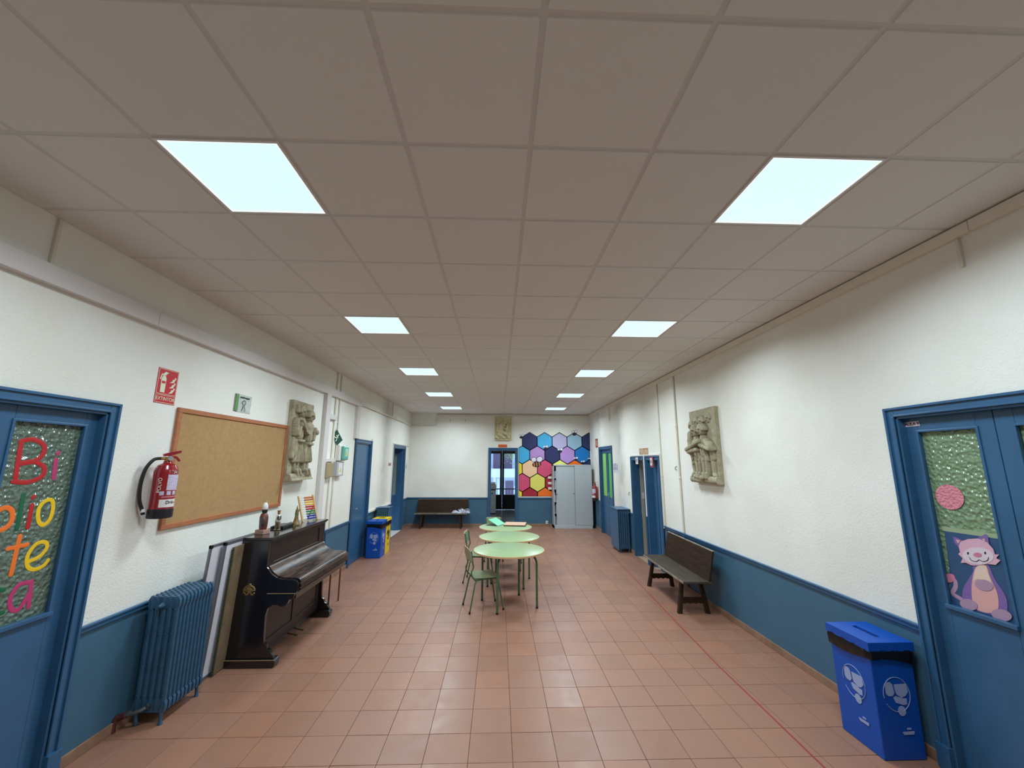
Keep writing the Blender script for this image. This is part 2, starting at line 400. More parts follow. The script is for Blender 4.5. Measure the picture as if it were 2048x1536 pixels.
# ------------------------------------------------------------------ doors
GL = glass_material('bumpy_glass_dim', (112, 132, 116), .09, .25, 42, .016)
GR = glass_material('bumpy_glass_green', (128, 156, 120), .11, .12, 42, .014)
GF = mat('plain_cloudy_glass', (150, 165, 150), .3, spec=.6, trans=.2)
def casing(P, t0, t1, h, dep, parent, near=True, plinth=True):
    mb = MB(); w = .07
    for a, b, z0, z1 in ((t0, t0+w, 0, h), (t1-w, t1, 0, h), (t0+w, t1-w, h-w, h)):
        pbox(mb, P, -.018, .004, a, b, z0, z1)
    for a, b, z0, z1 in ((t0, t0+.018, 0, h), (t1-.018, t1, 0, h), (t0+.018, t1-.018, h-.018, h)):
        pbox(mb, P, -.032, .0, a, b, z0, z1)
    for a, b, z0, z1 in ((t0+w-.014, t0+w, 0, h-w), (t1-w, t1-w+.014, 0, h-w), (t0+w, t1-w, h-w, h-w+.014)):
        pbox(mb, P, -.026, .0, a, b, z0, z1)
    for a, b, z0, z1 in ((t0+w-.002, t0+w+.016, 0, h-w), (t1-w-.016, t1-w+.002, 0, h-w), (t0+w, t1-w, h-w-.016, h-w+.002)):
        pbox(mb, P, -.01, dep, a, b, z0, z1)
    if plinth:
        for a, b in ((t0-.012, t0+w+.004), (t1-w-.004, t1+.012)): pbox(mb, P, -.042, .0, a, b, 0, .15)
    return mb.build('door_frame', WOODBLUE, parent, bevel=.003)
def glazed_leaf(P, t0, t1, ztop, g0, g1, gz0, gz1, glass, parent, d0=.045, d1=.085, sill=True, name='door_leaf'):
    mb = MB()
    pbox(mb, P, d0, d1, t0, g0, .01, ztop); pbox(mb, P, d0, d1, g1, t1, .01, ztop)
    pbox(mb, P, d0, d1, g0, g1, gz1, ztop); pbox(mb, P, d0, d1, g0, g1, .01, gz0)
    b = .012
    for a, c, z0, z1 in ((g0-b, g0+.004, gz0, gz1), (g1-.004, g1+b, gz0, gz1), (g0-b, g1+b, gz1-.004, gz1+b)):
        pbox(mb, P, d0-.008, d0+.012, a, c, z0, z1)
    if sill: pbox(mb, P, d0-.022, d0+.012, g0-b, g1+b, gz0-.02, gz0+.006)
    o = mb.build(name, WOODBLUE, parent, bevel=.003)
    g = MB(); pbox(g, P, d1-.016, d1-.010, g0, g1, gz0, gz1); g.build('glass_pane', glass, o); return o
def lever(P, t, z, parent, s=1):
    mb = MB(); pbox(mb, P, .028, .047, t-.018, t+.018, z-.09, z+.09)
    a, b = P(.04, t, z+.03), P(-.005, t, z+.03); mb.cyl(a, b, .009); c = P(-.005, t+s*.11, z+.03); mb.cyl(b, c, .008)
    return mb.build('door_handle', ALU, parent, smooth=True)
# left library door
d1 = struct('door_1')
casing(PL, 1.69, 3.05, 2.35, .13, d1)
lf = glazed_leaf(PL, 2.37, 2.965, 2.27, 2.47, 2.885, 1.0, 2.175, GL, d1)
glazed_leaf(PL, 1.775, 2.366, 2.27, 1.86, 2.27, 1.0, 2.175, GL, d1)
lever(PL, 2.41, 1.02, lf, 1)
GX = XL-.0675
LET = {'red': mat('letter_red', (186, 30, 34), .45), 'pink': mat('letter_pink', (190, 56, 112), .45), 'green': mat('letter_green', (20, 100, 62), .45),
       'yellow': mat('letter_yellow', (240, 196, 30), .45), 'orange': mat('letter_orange', (244, 118, 40), .45)}
def letter(colr, paths, r):
    mb = MB()
    for pth, closed in paths:
        stroke(mb, [on_x(x/3.2, 800+y/3.2, GX) for x, y in pth], r, (1, 0, 0), closed=closed)
    mb.build('letter', LET[colr], lf, smooth=True)
letter('red', [([(138, 262), (120, 370), (100, 500)], 0), ([(138, 262), (215, 252), (282, 290), (272, 352), (215, 392), (118, 408)], 0), ([(118, 408), (215, 395), (282, 430), (268, 488), (180, 525), (85, 522)], 0)], .0135)
letter('pink', [([(360, 380), (344, 500)], 0), ([(370, 342), (372, 338)], 0)], .013)
letter('orange', [([(-25, 600), (-30, 720), (-30, 830)], 0), ([(-28, 720), (35, 688), (78, 712), (72, 780), (20, 828), (-30, 828)], 0)], .0135)
letter('green', [([(153, 605), (110, 820)], 0)], .0125)
letter('red', [([(206, 672), (178, 815)], 0), ([(213, 624), (216, 619)], 0)], .0125)
letter('yellow', [([(330, 640), (285, 650), (248, 700), (246, 770), (275, 800), (318, 765), (340, 690)], 1)], .012)
letter('orange', [([(128, 870), (100, 990), (70, 1118)], 0), ([(52, 952), (175, 925)], 0)], .0125)
letter('yellow', [([(182, 1035), (255, 1000), (300, 945), (290, 910), (235, 920), (180, 990), (175, 1060), (215, 1085), (275, 1062), (308, 1025)], 0)], .0115)
letter('green', [([(25, 1215), (-25, 1225), (-50, 1300), (-30, 1365), (18, 1360)], 0)], .0125)
letter('pink', [([(198, 1165), (120, 1185), (65, 1275), (75, 1340), (125, 1335), (185, 1240)], 0), ([(203, 1160), (182, 1325)], 0)], .0125)
# right classroom door with the cat sticker
d2 = struct('door_2')
casing(PR, 1.69, 2.97, 2.35, .13, d2)
rf = glazed_leaf(PR, 2.35, 2.885, 2.27, 2.445, 2.805, 1.03, 2.165, GR, d2)
glazed_leaf(PR, 1.775, 2.346, 2.27, 1.87, 2.25, 1.03, 2.165, GR, d2)
GXR = XR+.0655
CAT = {k: mat('sticker_'+k, v, .5) for k, v in dict(blue=(44, 78, 116), pink=(214, 168, 186), rose=(196, 120, 148), purple=(122, 96, 160), peach=(216, 164, 160), cream=(222, 196, 180), black=(40, 30, 40), mauve=(170, 138, 164), white=(216, 200, 210), strip=(150, 168, 134)).items()}
def cpt(x, y, k=0): return on_x(1780+x/3.34, 820+y/3.34, GXR-.0012*k)
def sticker(name, colr, pts, k, closed_curve=True, parent=rf):
    P = [cpt(x, y, k) for x, y in pts]
    if closed_curve: P = smoothline(P, 5, True)[:-1]
    poly = [(p.y, p.z) for p in P]
    return MB().ext(poly, GXR-.0012*k, GXR-.0012*k+.0009, 'x').build(name, CAT[colr], parent)
cat = empty('cat_sticker'); cat.parent = rf; tag(cat, label='cartoon sticker of a smiling pink and purple cat')
bpy.data.objects.remove(cat)
def ell(cx, cy, rx, ry, rot=0, n=14):
    return [(cx+rx*math.cos(a)*math.cos(rot)-ry*math.sin(a)*math.sin(rot), cy+rx*math.cos(a)*math.sin(rot)+ry*math.sin(a)*math.cos(rot)) for a in [2*PI*i/n for i in range(n)]]
sticker('blue_backing', 'blue', [(362, 808), (735, 862), (865, 1470), (410, 1330), (395, 1050)], 1, False)
sticker('backing_edge', 'strip', [(345, 775), (720, 830), (735, 862), (350, 806)], 1, False)
mb = MB(); stroke(mb, [cpt(x, y, 2) for x, y in ((385, 1125), (430, 1135), (438, 1180), (420, 1225), (470, 1260), (520, 1290))], .013, (1, 0, 0)); mb.build('cat_tail', CAT['mauve'], rf, smooth=True)
sticker('tail_tip', 'rose', ell(395, 1123, 40, 30), 3)
sticker('cat_body', 'purple', [(560, 1035), (640, 1030), (665, 1050), (700, 1130), (770, 1240), (785, 1330), (760, 1370), (640, 1360), (520, 1310), (485, 1260), (490, 1190), (530, 1120), (555, 1080)], 3)
sticker('cat_belly', 'peach', [(575, 1050), (640, 1040), (670, 1120), (715, 1220), (725, 1310), (700, 1350), (620, 1350), (560, 1310), (545, 1220), (550, 1130)], 4)
sticker('cat_chest', 'cream', [(580, 1045), (635, 1040), (655, 1090), (685, 1180), (640, 1150), (590, 1130), (560, 1140), (565, 1090)], 5)
sticker('cat_paw', 'mauve', ell(628, 1170, 62, 36, .25), 6)
sticker('cat_paw', 'mauve', ell(525, 1300, 60, 36, .3), 6)
sticker('cat_paw', 'mauve', ell(745, 1370, 70, 38, .25), 6)
sticker('cat_ear', 'purple', [(418, 845), (455, 855), (500, 880), (460, 920), (430, 885)], 5, False)
sticker('cat_ear', 'purple', [(590, 850), (640, 828), (655, 850), (662, 900), (620, 890)], 5, False)
sticker('ear_inside', 'peach', [(438, 865), (470, 870), (455, 895)], 6, False)
sticker('ear_inside', 'peach', [(612, 860), (632, 858), (638, 885)], 6, False)
sticker('cat_head', 'pink', [(470, 880), (520, 862), (590, 858), (650, 885), (690, 930), (700, 965), (728, 965), (708, 990), (738, 1005), (705, 1035), (650, 1028), (600, 1038), (545, 1038), (505, 1020), (472, 1022), (485, 990), (455, 962), (468, 950), (458, 910)], 6, False)
sticker('cat_cheek', 'white', ell(588, 975, 104, 56, .08), 7)
sticker('cat_nose', 'rose', ell(585, 968, 28, 15, .1), 8)
for x, y in ((520, 957), (635, 955)): sticker('cat_eye', 'black', ell(x, y, 6, 9), 8)
mb = MB(); stroke(mb, [cpt(x, y, 8) for x, y in ((530, 985), (545, 1005), (575, 1012), (595, 1000))], .0018, (1, 0, 0)); stroke(mb, [cpt(x, y, 8) for x, y in ((595, 1000), (620, 1012), (650, 1005), (658, 985))], .0018, (1, 0, 0)); mb.build('cat_mouth', CAT['black'], rf, smooth=True)
PKP = mat('pink_crumpled_paper', (222, 138, 152), .7, bump=(60, .9, .02))
sticker('paper_disc', 'pink', ell(398, 582, 100, 78, .5, 18), 2).data.materials[0] = PKP
t = sticker('room_label', 'white', [(115, 85), (212, 72), (222, 105), (120, 115)], 0, False, rf)
t.location.x = -.024
p = cpt(168, 95); text('label_letters', 'AULA 9', .03, BLACK, rf, (XR+.0392, p.y, p.z), ((0, -1, 0), (0, 0, 1)))
# left plain store door, left recessed door
d3 = struct('door_3'); casing(PL, 8.06, 9.10, 2.375, .10, d3, plinth=False)
mb = MB(); pbox(mb, PL, .02, .06, 8.145, 9.015, .01, 2.30); lf3 = mb.build('door_leaf', WOODBLUE, d3, bevel=.003)
mb = MB(); a = PL(.02, 8.22, 1.03); b = PL(-.045, 8.22, 1.03); mb.cyl(a, b, .008); mb.cyl(b, PL(-.045, 8.34, 1.03), .008); mb.build('door_handle', ALU, lf3, smooth=True)
d4 = struct('door_4'); casing(PL, 11.0, 12.37, 2.37, .29, d4, plinth=False)
def PO(d, t, z): return (XL-t, 12.275-d, z)
glazed_leaf(PO, .03, .80, 2.29, .175, .70, .98, 2.16, GF, d4, 0, .04, False)
mb = MB(); pbox(mb, PL, -.02, .28, 11.06, 12.3, -.003, .004); mb.build('threshold', WHITE, d4)
# right: two cloakroom doorways, far double door
def recess_room(name, P, t0, t1, dep, z1, m, fm):
    o = struct(name); mb = MB()
    pbox(mb, P, dep, dep+.06, t0-.3, t1+.3, 0, z1+.4); mb.build('partition', m, o)
    mb = MB(); pbox(mb, P, .3, dep, t0-.36, t0-.3, 0, z1+.4); pbox(mb, P, .3, dep, t1+.3, t1+.36, 0, z1+.4); pbox(mb, P, .3, dep, t0-.36, t1+.36, z1+.4, z1+.46); mb.build('side_partition', m, o)
    mb = MB(); pbox(mb, P, -.0, dep, t0-.3, t1+.3, -.01, .002); mb.build('inner_floor', fm, o); return o
GREYW = mat('grey_inner_wall', (168, 166, 156), .7)
BEIGEF = mat('beige_inner_floor', (176, 150, 128), .5)
d5 = struct('door_5'); casing(PR, 7.40, 8.14, 2.055, .30, d5, plinth=False)
mb = MB(); pbox(mb, PR, .06, .10, 7.49, 7.78, .01, 1.97); pbox(mb, PR, .09, .13, 7.79, 8.05, .01, 1.97); pbox(mb, PR, .045, .065, 7.77, 7.80, .01, 1.97)
lf5 = mb.build('door_leaf', WOODBLUE, d5, bevel=.003)
d6 = struct('door_6'); casing(PR, 8.20, 9.03, 2.055, .14, d6, plinth=False)
recess_room('trim_1', PR, 8.2, 9.03, 1.3, 2.0, GREYW, BEIGEF)
mb = MB(); pbox(mb, PR, .145, 1.3, 8.935, 8.96, .0, .9); mb.build('inner_tiling', mat('beige_tiling', (176, 168, 146), .35), d6); mb = MB(); pbox(mb, PR, .145, 1.3, 8.938, 8.96, .9, 2.0); mb.build('inner_side_wall', GREYW, d6)
tag(MB().box(XR+.165, XR+.235, 8.926, 8.937, 1.17, 1.30).build('wall_switch', WHITE), 'small white switch plate on grey wall inside the far narrow doorway', 'switch')
d7 = struct('door_7'); casing(PR, 10.54, 11.86, 2.36, .12, d7, plinth=False)
GRN = mat('light_green_film', (142, 206, 112), .5); GRN2 = mat('mid_green_film', (92, 186, 104), .5)
la = glazed_leaf(PR, 11.21, 11.785, 2.28, 11.31, 11.74, 1.02, 2.19, GRN, d7, .04, .07, False)
lb = glazed_leaf(PR, 10.62, 11.20, 2.28, 10.70, 11.14, 1.02, 2.19, GRN2, d7, .04, .07, False)
lever(PR, 11.15, 1.05, lb, -1)
# white edge strips of cable duct around the openings
def ducts(name, label, P, runs, m=WHITE, group=None):
    t = thing(name, label, 'duct', (0, 0, 0), 0, group)
    for d, t0, t1, z0, z1 in runs:
        mb = MB(); pbox(mb, P, -d, 0, t0, t1, z0, z1); mb.build('duct_length', m, t, bevel=.002)
    return t
ducts('cable_duct', 'thin white cable duct framing the wall between two left doors', PL,
      [(.022, 9.105, 9.135, .895, 2.42), (.03, 9.1, 10.98, .85, .89), (.02, 10.955, 10.985, .89, 2.42), (.02, 10.985, 12.95, 2.39, 2.42), (.02, 12.92, 12.95, .86, 2.39)])
ducts('cable_duct', 'thin white cable duct edging the two narrow right doorways', PR,
      [(.022, 7.365, 7.39, .8, 2.10), (.034, 8.145, 8.195, .9, 2.10), (.022, 7.39, 9.05, 2.065, 2.09)])
# office beyond the back doorway
d8 = struct('door_8'); casing(PB, -.315, .62, 2.365, .29, d8, plinth=False)
YO = 17.2
t = thing('ceiling_light', 'unseen added light brightening the office beyond the back doorway', 'light', (.3, 14.9, 3.2))  # unseen lamp, added to light the copier and the office floor
MB().box(-.15, .15, -.15, .15, -.03, 0).build('fill_lamp_body', WHITE, t)
ld = bpy.data.lights.new('office_fill_lamp', 'AREA'); ld.shape = 'SQUARE'; ld.size = .26; ld.energy = 14; ld.color = (.85, .96, 1.0)
lo = bpy.data.objects.new('office_fill_lamp', ld); COL.objects.link(lo); lo.parent = t; lo.location = (0, 0, -.035)
mb = MB().box(-1.6, -1.5, 13.3, YO, 0, 3.2); tag(mb.build('wall_office_left', OFFW), kind='structure')
tag(MB().box(1.5, 1.6, 13.3, YO, 0, 3.2).build('wall_office_right', OFFW), kind='structure')
mb = MB(); mb.box(-1.6, -.62, YO, YO+.25, 0, 3.2).box(.95, 1.6, YO, YO+.25, 0, 3.2).box(-.62, .95, YO, YO+.25, 2.42, 3.2)
tag(mb.build('wall_office_back', OFFW), kind='structure')
tag(MB().box(-1.6, 1.6, 13.3, YO+.25, 3.2, 3.3).build('ceiling_office', OFFW), kind='structure')
OFL = mat('office_dark_floor', (120, 124, 126), .22, var=(4, (98, 100, 102), .4, .7))
tag(MB().box(-1.5, 1.5, 13.28, YO+.2, -.006, .001).build('floor_office', OFL), kind='structure')
BRWN = mat('dark_window_wood', (20, 18, 18), .5)
w1 = struct('window_1')
gm = mat('clear_window_glass', (235, 242, 245), .02, trans=1.0, spec=.5); gm.node_tree.nodes['Principled BSDF'].inputs['IOR'].default_value = 1.02
for x0, x1 in ((-.62, .16), (.165, .95)):
    a, b = x0+.10, x1-.08
    if x0 > 0: a, b = x0+.08, x1-.10
    mb = MB(); y0, y1 = YO+.02, YO+.075; mb.box(x0, a, y0, y1, .02, 2.4).box(b, x1, y0, y1, .02, 2.4).box(a, b, y0, y1, 2.26, 2.4).box(a, b, y0, y1, .02, .60)
    lfw = mb.build('window_leaf', BRWN, w1, bevel=.004); MB().box(a, b, YO+.045, YO+.051, .6, 2.26).build('glass_pane', gm, lfw)
# balcony railing, house across the street, tree
IRON = mat('black_iron', (30, 34, 40), .5)
t = thing('balcony_railing', 'dark iron balcony railing outside the office window doors', 'railing', (0, 18.1, 0))
MB().box(-1.6, 1.8, -.02, .02, .75, .79).build('hand_rail', IRON, t); MB().box(-1.6, 1.8, -.015, .015, .08, .11).build('bottom_rail', IRON, t)
me = MB().box(-.007, .007, -.007, .007, -.02, .76).mesh('baluster', IRON)
for k in range(27):
    o = bpy.data.objects.new('baluster', me); COL.objects.link(o); o.parent = t; o.location = (-1.55+k*.127, 0, 0)
tag(MB().box(-1.8, 2.0, YO+.25, 18.25, -.2, -.02).build('balcony_slab', OFFW), 'pale stone balcony floor behind the railing', 'balcony')
FAC = mat('pale_blue_render', (206, 214, 226), .8, var=(2, (190, 198, 214), .4, .7)); SHUT = mat('plum_shutter', (112, 96, 118), .7); BALC = mat('white_balcony', (236, 240, 244), .7); BRICK = mat('red_brown_render', (140, 104, 102), .85)
t = thing('apartment_house', 'pale house with plum shutters seen through the office window doors', 'building', (0, 26, 0))
MB().box(-6, 7, 0, 3, -4, 8).build('facade', FAC, t)
for x0 in (-2.3, -.32, .35, 1.55):
    w = .52; o = MB().box(x0, x0+w, -.05, .02, 1.35, 4.6).build('shutter', SHUT, t)
    mb = MB()
    for k in range(26): mb.box(x0+.03, x0+w-.03, -.065, -.04, 1.42+k*.12, 1.49+k*.12)
    tag(mb.build('slat', SHUT, o), kind='stuff')
MB().box(-2.2, 2.9, -.7, 0, .98, 1.12).build('balcony_slab', BALC, t); MB().box(-2.2, 2.9, -.72, -.66, 1.12, 1.5).build('balcony_parapet', BALC, t)
for x0, w, z0, z1, mm in ((-1.2, .6, -.8, .9, BRICK), (-.3, .16, -2, .95, BALC), (.45, .5, -.9, .75, SHUT), (1.15, .5, -.9, .75, SHUT), (.98, .1, 0, .45, BALC), (-.05, .12, -2, .9, BALC)):
    MB().box(x0, x0+w, -.06, .02, z0, z1).build('window_surround', mm, t)
for k in range(5): MB().box(.1+k*.42, .1+k*.42+.34, -.1, 0, -1.4, -.55).build('parapet_panel', BALC, t)
LEAF = mat('light_green_leaf', (150, 176, 92), .6)
mb = MB(); rnd = random.Random(3)
for k in range(700):
    c = Vector((rnd.gauss(.85, .33), 22.5+rnd.uniform(-.5, .5), 2.75+rnd.gauss(0, .42)))
    a = Vector((rnd.uniform(-1, 1), rnd.uniform(-1, 1), rnd.uniform(-1, 1))).normalized()*.05; b = a.cross(Vector((rnd.random(), rnd.random(), rnd.random()+.2))).normalized()*.03
    mb.add([c-a, c-b, c+a, c+b], [(0, 1, 2, 3)])
t = thing('street_tree', 'light green leafy branch hanging outside the right window door', 'tree', (0, 0, 0))
tag(mb.build('foliage', LEAF, t), kind='stuff')
MB().tube([(1.4, 22.6, 2.2), (1.35, 22.6, 3.0), (1.0, 22.5, 3.4), (.8, 22.5, 3.6)], [.05, .04, .02, .01]).tube([(1.36, 22.6, 2.7), (.9, 22.5, 2.9), (.6, 22.5, 3.2)], [.03, .02, .01]).tube([(1.4, 22.6, -4), (1.4, 22.6, 2.2)], [.09, .05]).build('branch', mat('bark', (90, 78, 66), .8), t)
COP = mat('copier_grey', (206, 222, 220), .5); COPL = mat('copier_light', (196, 202, 204), .5)
t = thing('photocopier', 'grey office photocopier standing inside the back doorway', 'copier', (-.37, 15.9, 0))
MB().box(-.3, .29, .0, .6, .03, .86).build('body', COP, t, bevel=.01); MB().box(-.3, .3, -.02, .6, .9, 1.05).build('scanner', COPL, t, bevel=.01)
MB().box(-.29, .28, .02, .58, .86, .9).build('output_tray', BLACK, t); MB().box(-.28, .27, .02, .58, 1.06, 1.14).build('document_feeder', COPL, t, bevel=.02)
MB().box(-.28, .05, -.012, 0, .62, .84).build('control_panel', BLACK, t); MB().box(.12, .17, -.012, .0, .74, .77).build('drawer_handle', BLACK, t)
MB().box(-.28, .27, .03, .57, 0, .03).build('castor_base', BLACK, t)
# rooms behind the near doors' and other openings' glass
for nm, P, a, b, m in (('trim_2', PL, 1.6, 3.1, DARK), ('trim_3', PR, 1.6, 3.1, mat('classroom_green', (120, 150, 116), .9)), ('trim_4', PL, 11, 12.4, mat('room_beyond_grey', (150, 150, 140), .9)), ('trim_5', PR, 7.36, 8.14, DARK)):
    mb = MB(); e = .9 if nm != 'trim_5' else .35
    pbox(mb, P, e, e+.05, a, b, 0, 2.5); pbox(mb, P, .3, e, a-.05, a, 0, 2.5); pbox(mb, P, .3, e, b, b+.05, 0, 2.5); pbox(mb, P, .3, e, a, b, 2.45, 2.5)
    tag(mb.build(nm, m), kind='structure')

# ------------------------------------------------------------------ trunking and pipes
ducts('cable_trunking', 'wide grey-white cable trunking along the upper left wall', PL,
      [(.055, YF, 1.2, 3.005, 3.125), (.055, 1.203, 3.2, 3.005, 3.125), (.055, 3.203, 5.2, 3.005, 3.125), (.055, 5.203, 7.2, 3.005, 3.125), (.055, 7.203, 8.16, 3.005, 3.125)], DUCT)
ducts('cable_trunking', 'tall white trunking dropping to the floor beside the piano', PL, [(.06, 6.50, 6.66, .02, 3.004), (.05, 6.66, 7.02, 1.93, 1.98), (.05, 6.66, 6.98, 2.62, 2.70)], DUCT)
ducts('cable_trunking', 'short white trunking above the plain blue store door', PL, [(.05, 7.97, 8.12, 2.375, 3.004)], DUCT)
def pipe(name, label, pts, r, m, group=None):
    t = thing(name, label, 'pipe', (0, 0, 0), 0, group); MB().tube(pts, r, 8).build('pipe_run', m, t, smooth=True)
    cm = None
    for a, b in zip(pts, pts[1:]):
        a, b = Vector(a), Vector(b); L = (b-a).length
        if L > .9:
            for k in range(1, int(L/1.1)+1):
                c = a+(b-a)*k/(int(L/1.1)+1); cm = cm or MB().ball((0, 0, 0), r*1.5, 8).mesh('pipe_clip', m, True)
                o = bpy.data.objects.new('pipe_clip', cm); COL.objects.link(o); o.parent = t; o.location = c
    return t
PIPE = mat('cream_pipe', (218, 212, 196), .5)
pipe('heating_pipe', 'cream pipe around the far left corner up to the ceiling', [(XL+.03, 8.16, 3.06), (XL+.03, YB-.03, 3.06), (-1.97, YB-.03, 3.06), (-1.97, YB-.03, 3.39), (XR-.03, YB-.03, 3.39)], .02, PIPE)
t = ducts('cable_trunking', 'white trunking under the ceiling along the right wall', PR, [(.035, YF, -.8, 3.365, 3.435), (.035, -.797, 2.2, 3.365, 3.435), (.035, 2.203, 5.2, 3.365, 3.435), (.035, 5.203, 8.2, 3.365, 3.435), (.035, 8.203, YB-.01, 3.365, 3.435)], mat('cream_trunking', (226, 220, 206), .6))
for k, y in enumerate((6.95, 7.12)):
    pipe('conduit', ('left of' if k == 0 else 'right of')+' the pair of thin cream conduits behind the piano', [(XL+.016, y, 3.44), (XL+.016, y, .86)], .012, PIPE)
pipe('conduit', 'blue painted conduit in the dado beyond the piano', [(XL+.016, 6.98, .85), (XL+.016, 6.98, .08)], .014, WOODBLUE)
pipe('conduit', 'thin cream conduit beside the near narrow doorway', [(XR-.014, 7.33, 3.36), (XR-.014, 7.33, .87)], .011, PIPE)
pipe('conduit', 'thick cream conduit coming down behind the near bench', [(XR-.016, 6.60, 3.36), (XR-.016, 6.60, .86)], .016, PIPE)
pipe('conduit', 'blue conduit stub in the dado behind the near bench', [(XR-.016, 6.60, .85), (XR-.016, 6.60, .08)], .016, WOODBLUE)
def stub(lab, P, y, z0, z1, w=.02): ducts('conduit_stub', lab, P, [(.02, y-w/2, y+w/2, z0, z1)], PIPE)
stub('short cream conduit stub under the trunking high on the near right wall', PR, 2.29, 3.17, 3.364, .018)
stub('short cream conduit stub high on the near left wall', PL, 2.42, 3.126, 3.44, .018)
stub('wide grey conduit stub high above the far right radiator', PR, 10.65, 3.02, 3.364, .09)
stub('thin conduit stub high on the far left wall', PL, 10.7, 3.1, 3.44, .03)

# ------------------------------------------------------------------ cork board, signs
CORK = mat('cork', (178, 142, 96), .9, var=(26, (162, 127, 82), .3, .75), bump=(160, .3, .002)); OAK = mat('orange_brown_wood', (182, 116, 78), .45, var=(5, (160, 98, 64), .3, .7), stretch=(1, 1, 8))
t = thing('cork_board', 'large wood-framed cork notice board above the piano', 'notice board', (XL, 4.5, 1.89))
MB().box(.004, .014, -.88, .92, -.48, .48).build('cork_sheet', CORK, t)
mb = MB(); a, b, z = -.91, .955, .51; w = .042
mb.box(0, .026, a, b, z-w, z).box(0, .026, a, b, -z, -z+w).box(0, .026, a, a+w, -z+w, z-w).box(0, .026, b-w, b, -z+w, z-w); mb.build('board_frame', OAK, t, bevel=.004)
SRED = mat('sign_red', (196, 30, 44), .4); SCREAM = mat('sign_glow_cream', (226, 232, 206), .5)
t = thing('fire_sign', 'red sign with white extinguisher and flame symbols reading EXTINTOR', 'sign', (XL+.001, 3.445, 2.555))
MB().box(0, .003, -.105, .105, -.145, .145).build('sign_plate', SRED, t)
mb = MB()
for y0, y1, z0, z1 in ((-.1, .1, -.068, .14), (-.1, .1, -.14, -.075)):
    mb.box(.003, .004, y0, y1, z0, z0+.003).box(.003, .004, y0, y1, z1-.003, z1).box(.003, .004, y0, y0+.003, z0, z1).box(.003, .004, y1-.003, y1, z0, z1)
mb.build('sign_border', SCREAM, t)
mb = MB(); mb.ext([(-.065, -.055), (-.02, -.055), (-.018, .06), (-.03, .085), (-.055, .085), (-.068, .06)], .003, .0045, 'x').ext([(-.07, .085), (-.035, .12), (.0, .115), (-.02, .1), (-.03, .088)], .003, .0045, 'x').ext([(-.085, .05), (-.07, .1), (-.062, .1), (-.075, .05)], .003, .0045, 'x'); mb.build('extinguisher_symbol', SCREAM, t)
MB().box(.0045, .0052, -.06, -.024, .02, .04).build('symbol_band', SRED, t)
mb = MB()
for k in range(3): mb.ext([(.02, -.055+k*.045), (.06, -.05+k*.045), (.085, -.01+k*.045), (.07, .0+k*.045), (.068, -.02+k*.045), (.05, -.022+k*.045), (.045, -.038+k*.045)], .003, .0045, 'x')
mb.build('flame_symbol', SCREAM, t)
text('sign_word', 'EXTINTOR', .042, SCREAM, t, (.004, 0, -.107), ((0, 1, 0), (0, 0, 1)), sx=.93)
t = thing('paper_notice', 'small green and white laminated notice above the cork board', 'notice', (XL+.001, 4.475, 2.555))
mb = MB(); ny = 8
for i in range(ny):
    for j in range(6):
        pass
vs = []; 
for i in range(9):
    for j in range(7): vs.append((.004+.006*math.sin(i*1.9+j)*math.sin(j*1.3), -.145+i*.29/8, -.095+j*.19/6))
MB().add(vs, [(i*7+j, (i+1)*7+j, (i+1)*7+j+1, i*7+j+1) for i in range(8) for j in range(6)]).build('laminated_sheet', mat('laminated_paper', (206, 214, 206), .15, var=(5, (186, 196, 190), .3, .7)), t, smooth=True)
MB().box(.010, .012, -.14, -.09, -.09, .09).build('green_band', mat('notice_green', (96, 140, 84), .4), t)
MB().box(.010, .0125, -.06, .02, .058, .07).box(.010, .0125, .03, .10, .058, .07).build('printed_heading', BLACK, t)
mb = MB(); stroke(mb, [(.0125, y, z) for y, z in ((-.02, -.08), (.0, -.02), (-.02, .01), (.01, .035), (.04, .01), (.02, -.02), (.04, -.08))], .004, (1, 0, 0)); mb.build('notice_drawing', BLACK, t)
GS = mat('exit_sign_green', (24, 74, 60), .4)
t = thing('exit_sign', 'small dark green running-man exit sign hung askew like a diamond', 'sign', (XL+.02, 7.1, 2.345)); t.rotation_euler = (math.radians(-50), 0, math.radians(-24))
MB().box(0, .004, -.12, .12, -.075, .075).build('sign_plate', GS, t, bevel=.002)
mb = MB(); mb.ball((.005, -.01, .045), (.002, .012, .012), 8)
for p in ([(-.01, .03), (-.0, -.01)], [(0, -.01), (.03, -.03), (.035, -.06)], [(0, -.01), (-.02, -.035), (-.05, -.04)], [(-.005, .02), (.025, .01)], [(-.005, .02), (-.035, .005)]): stroke(mb, [(.005, a, b) for a, b in p], .007, (1, 0, 0))
mb.box(.004, .0055, -.115, -.108, -.07, .07); mb.build('running_man', SCREAM, t)
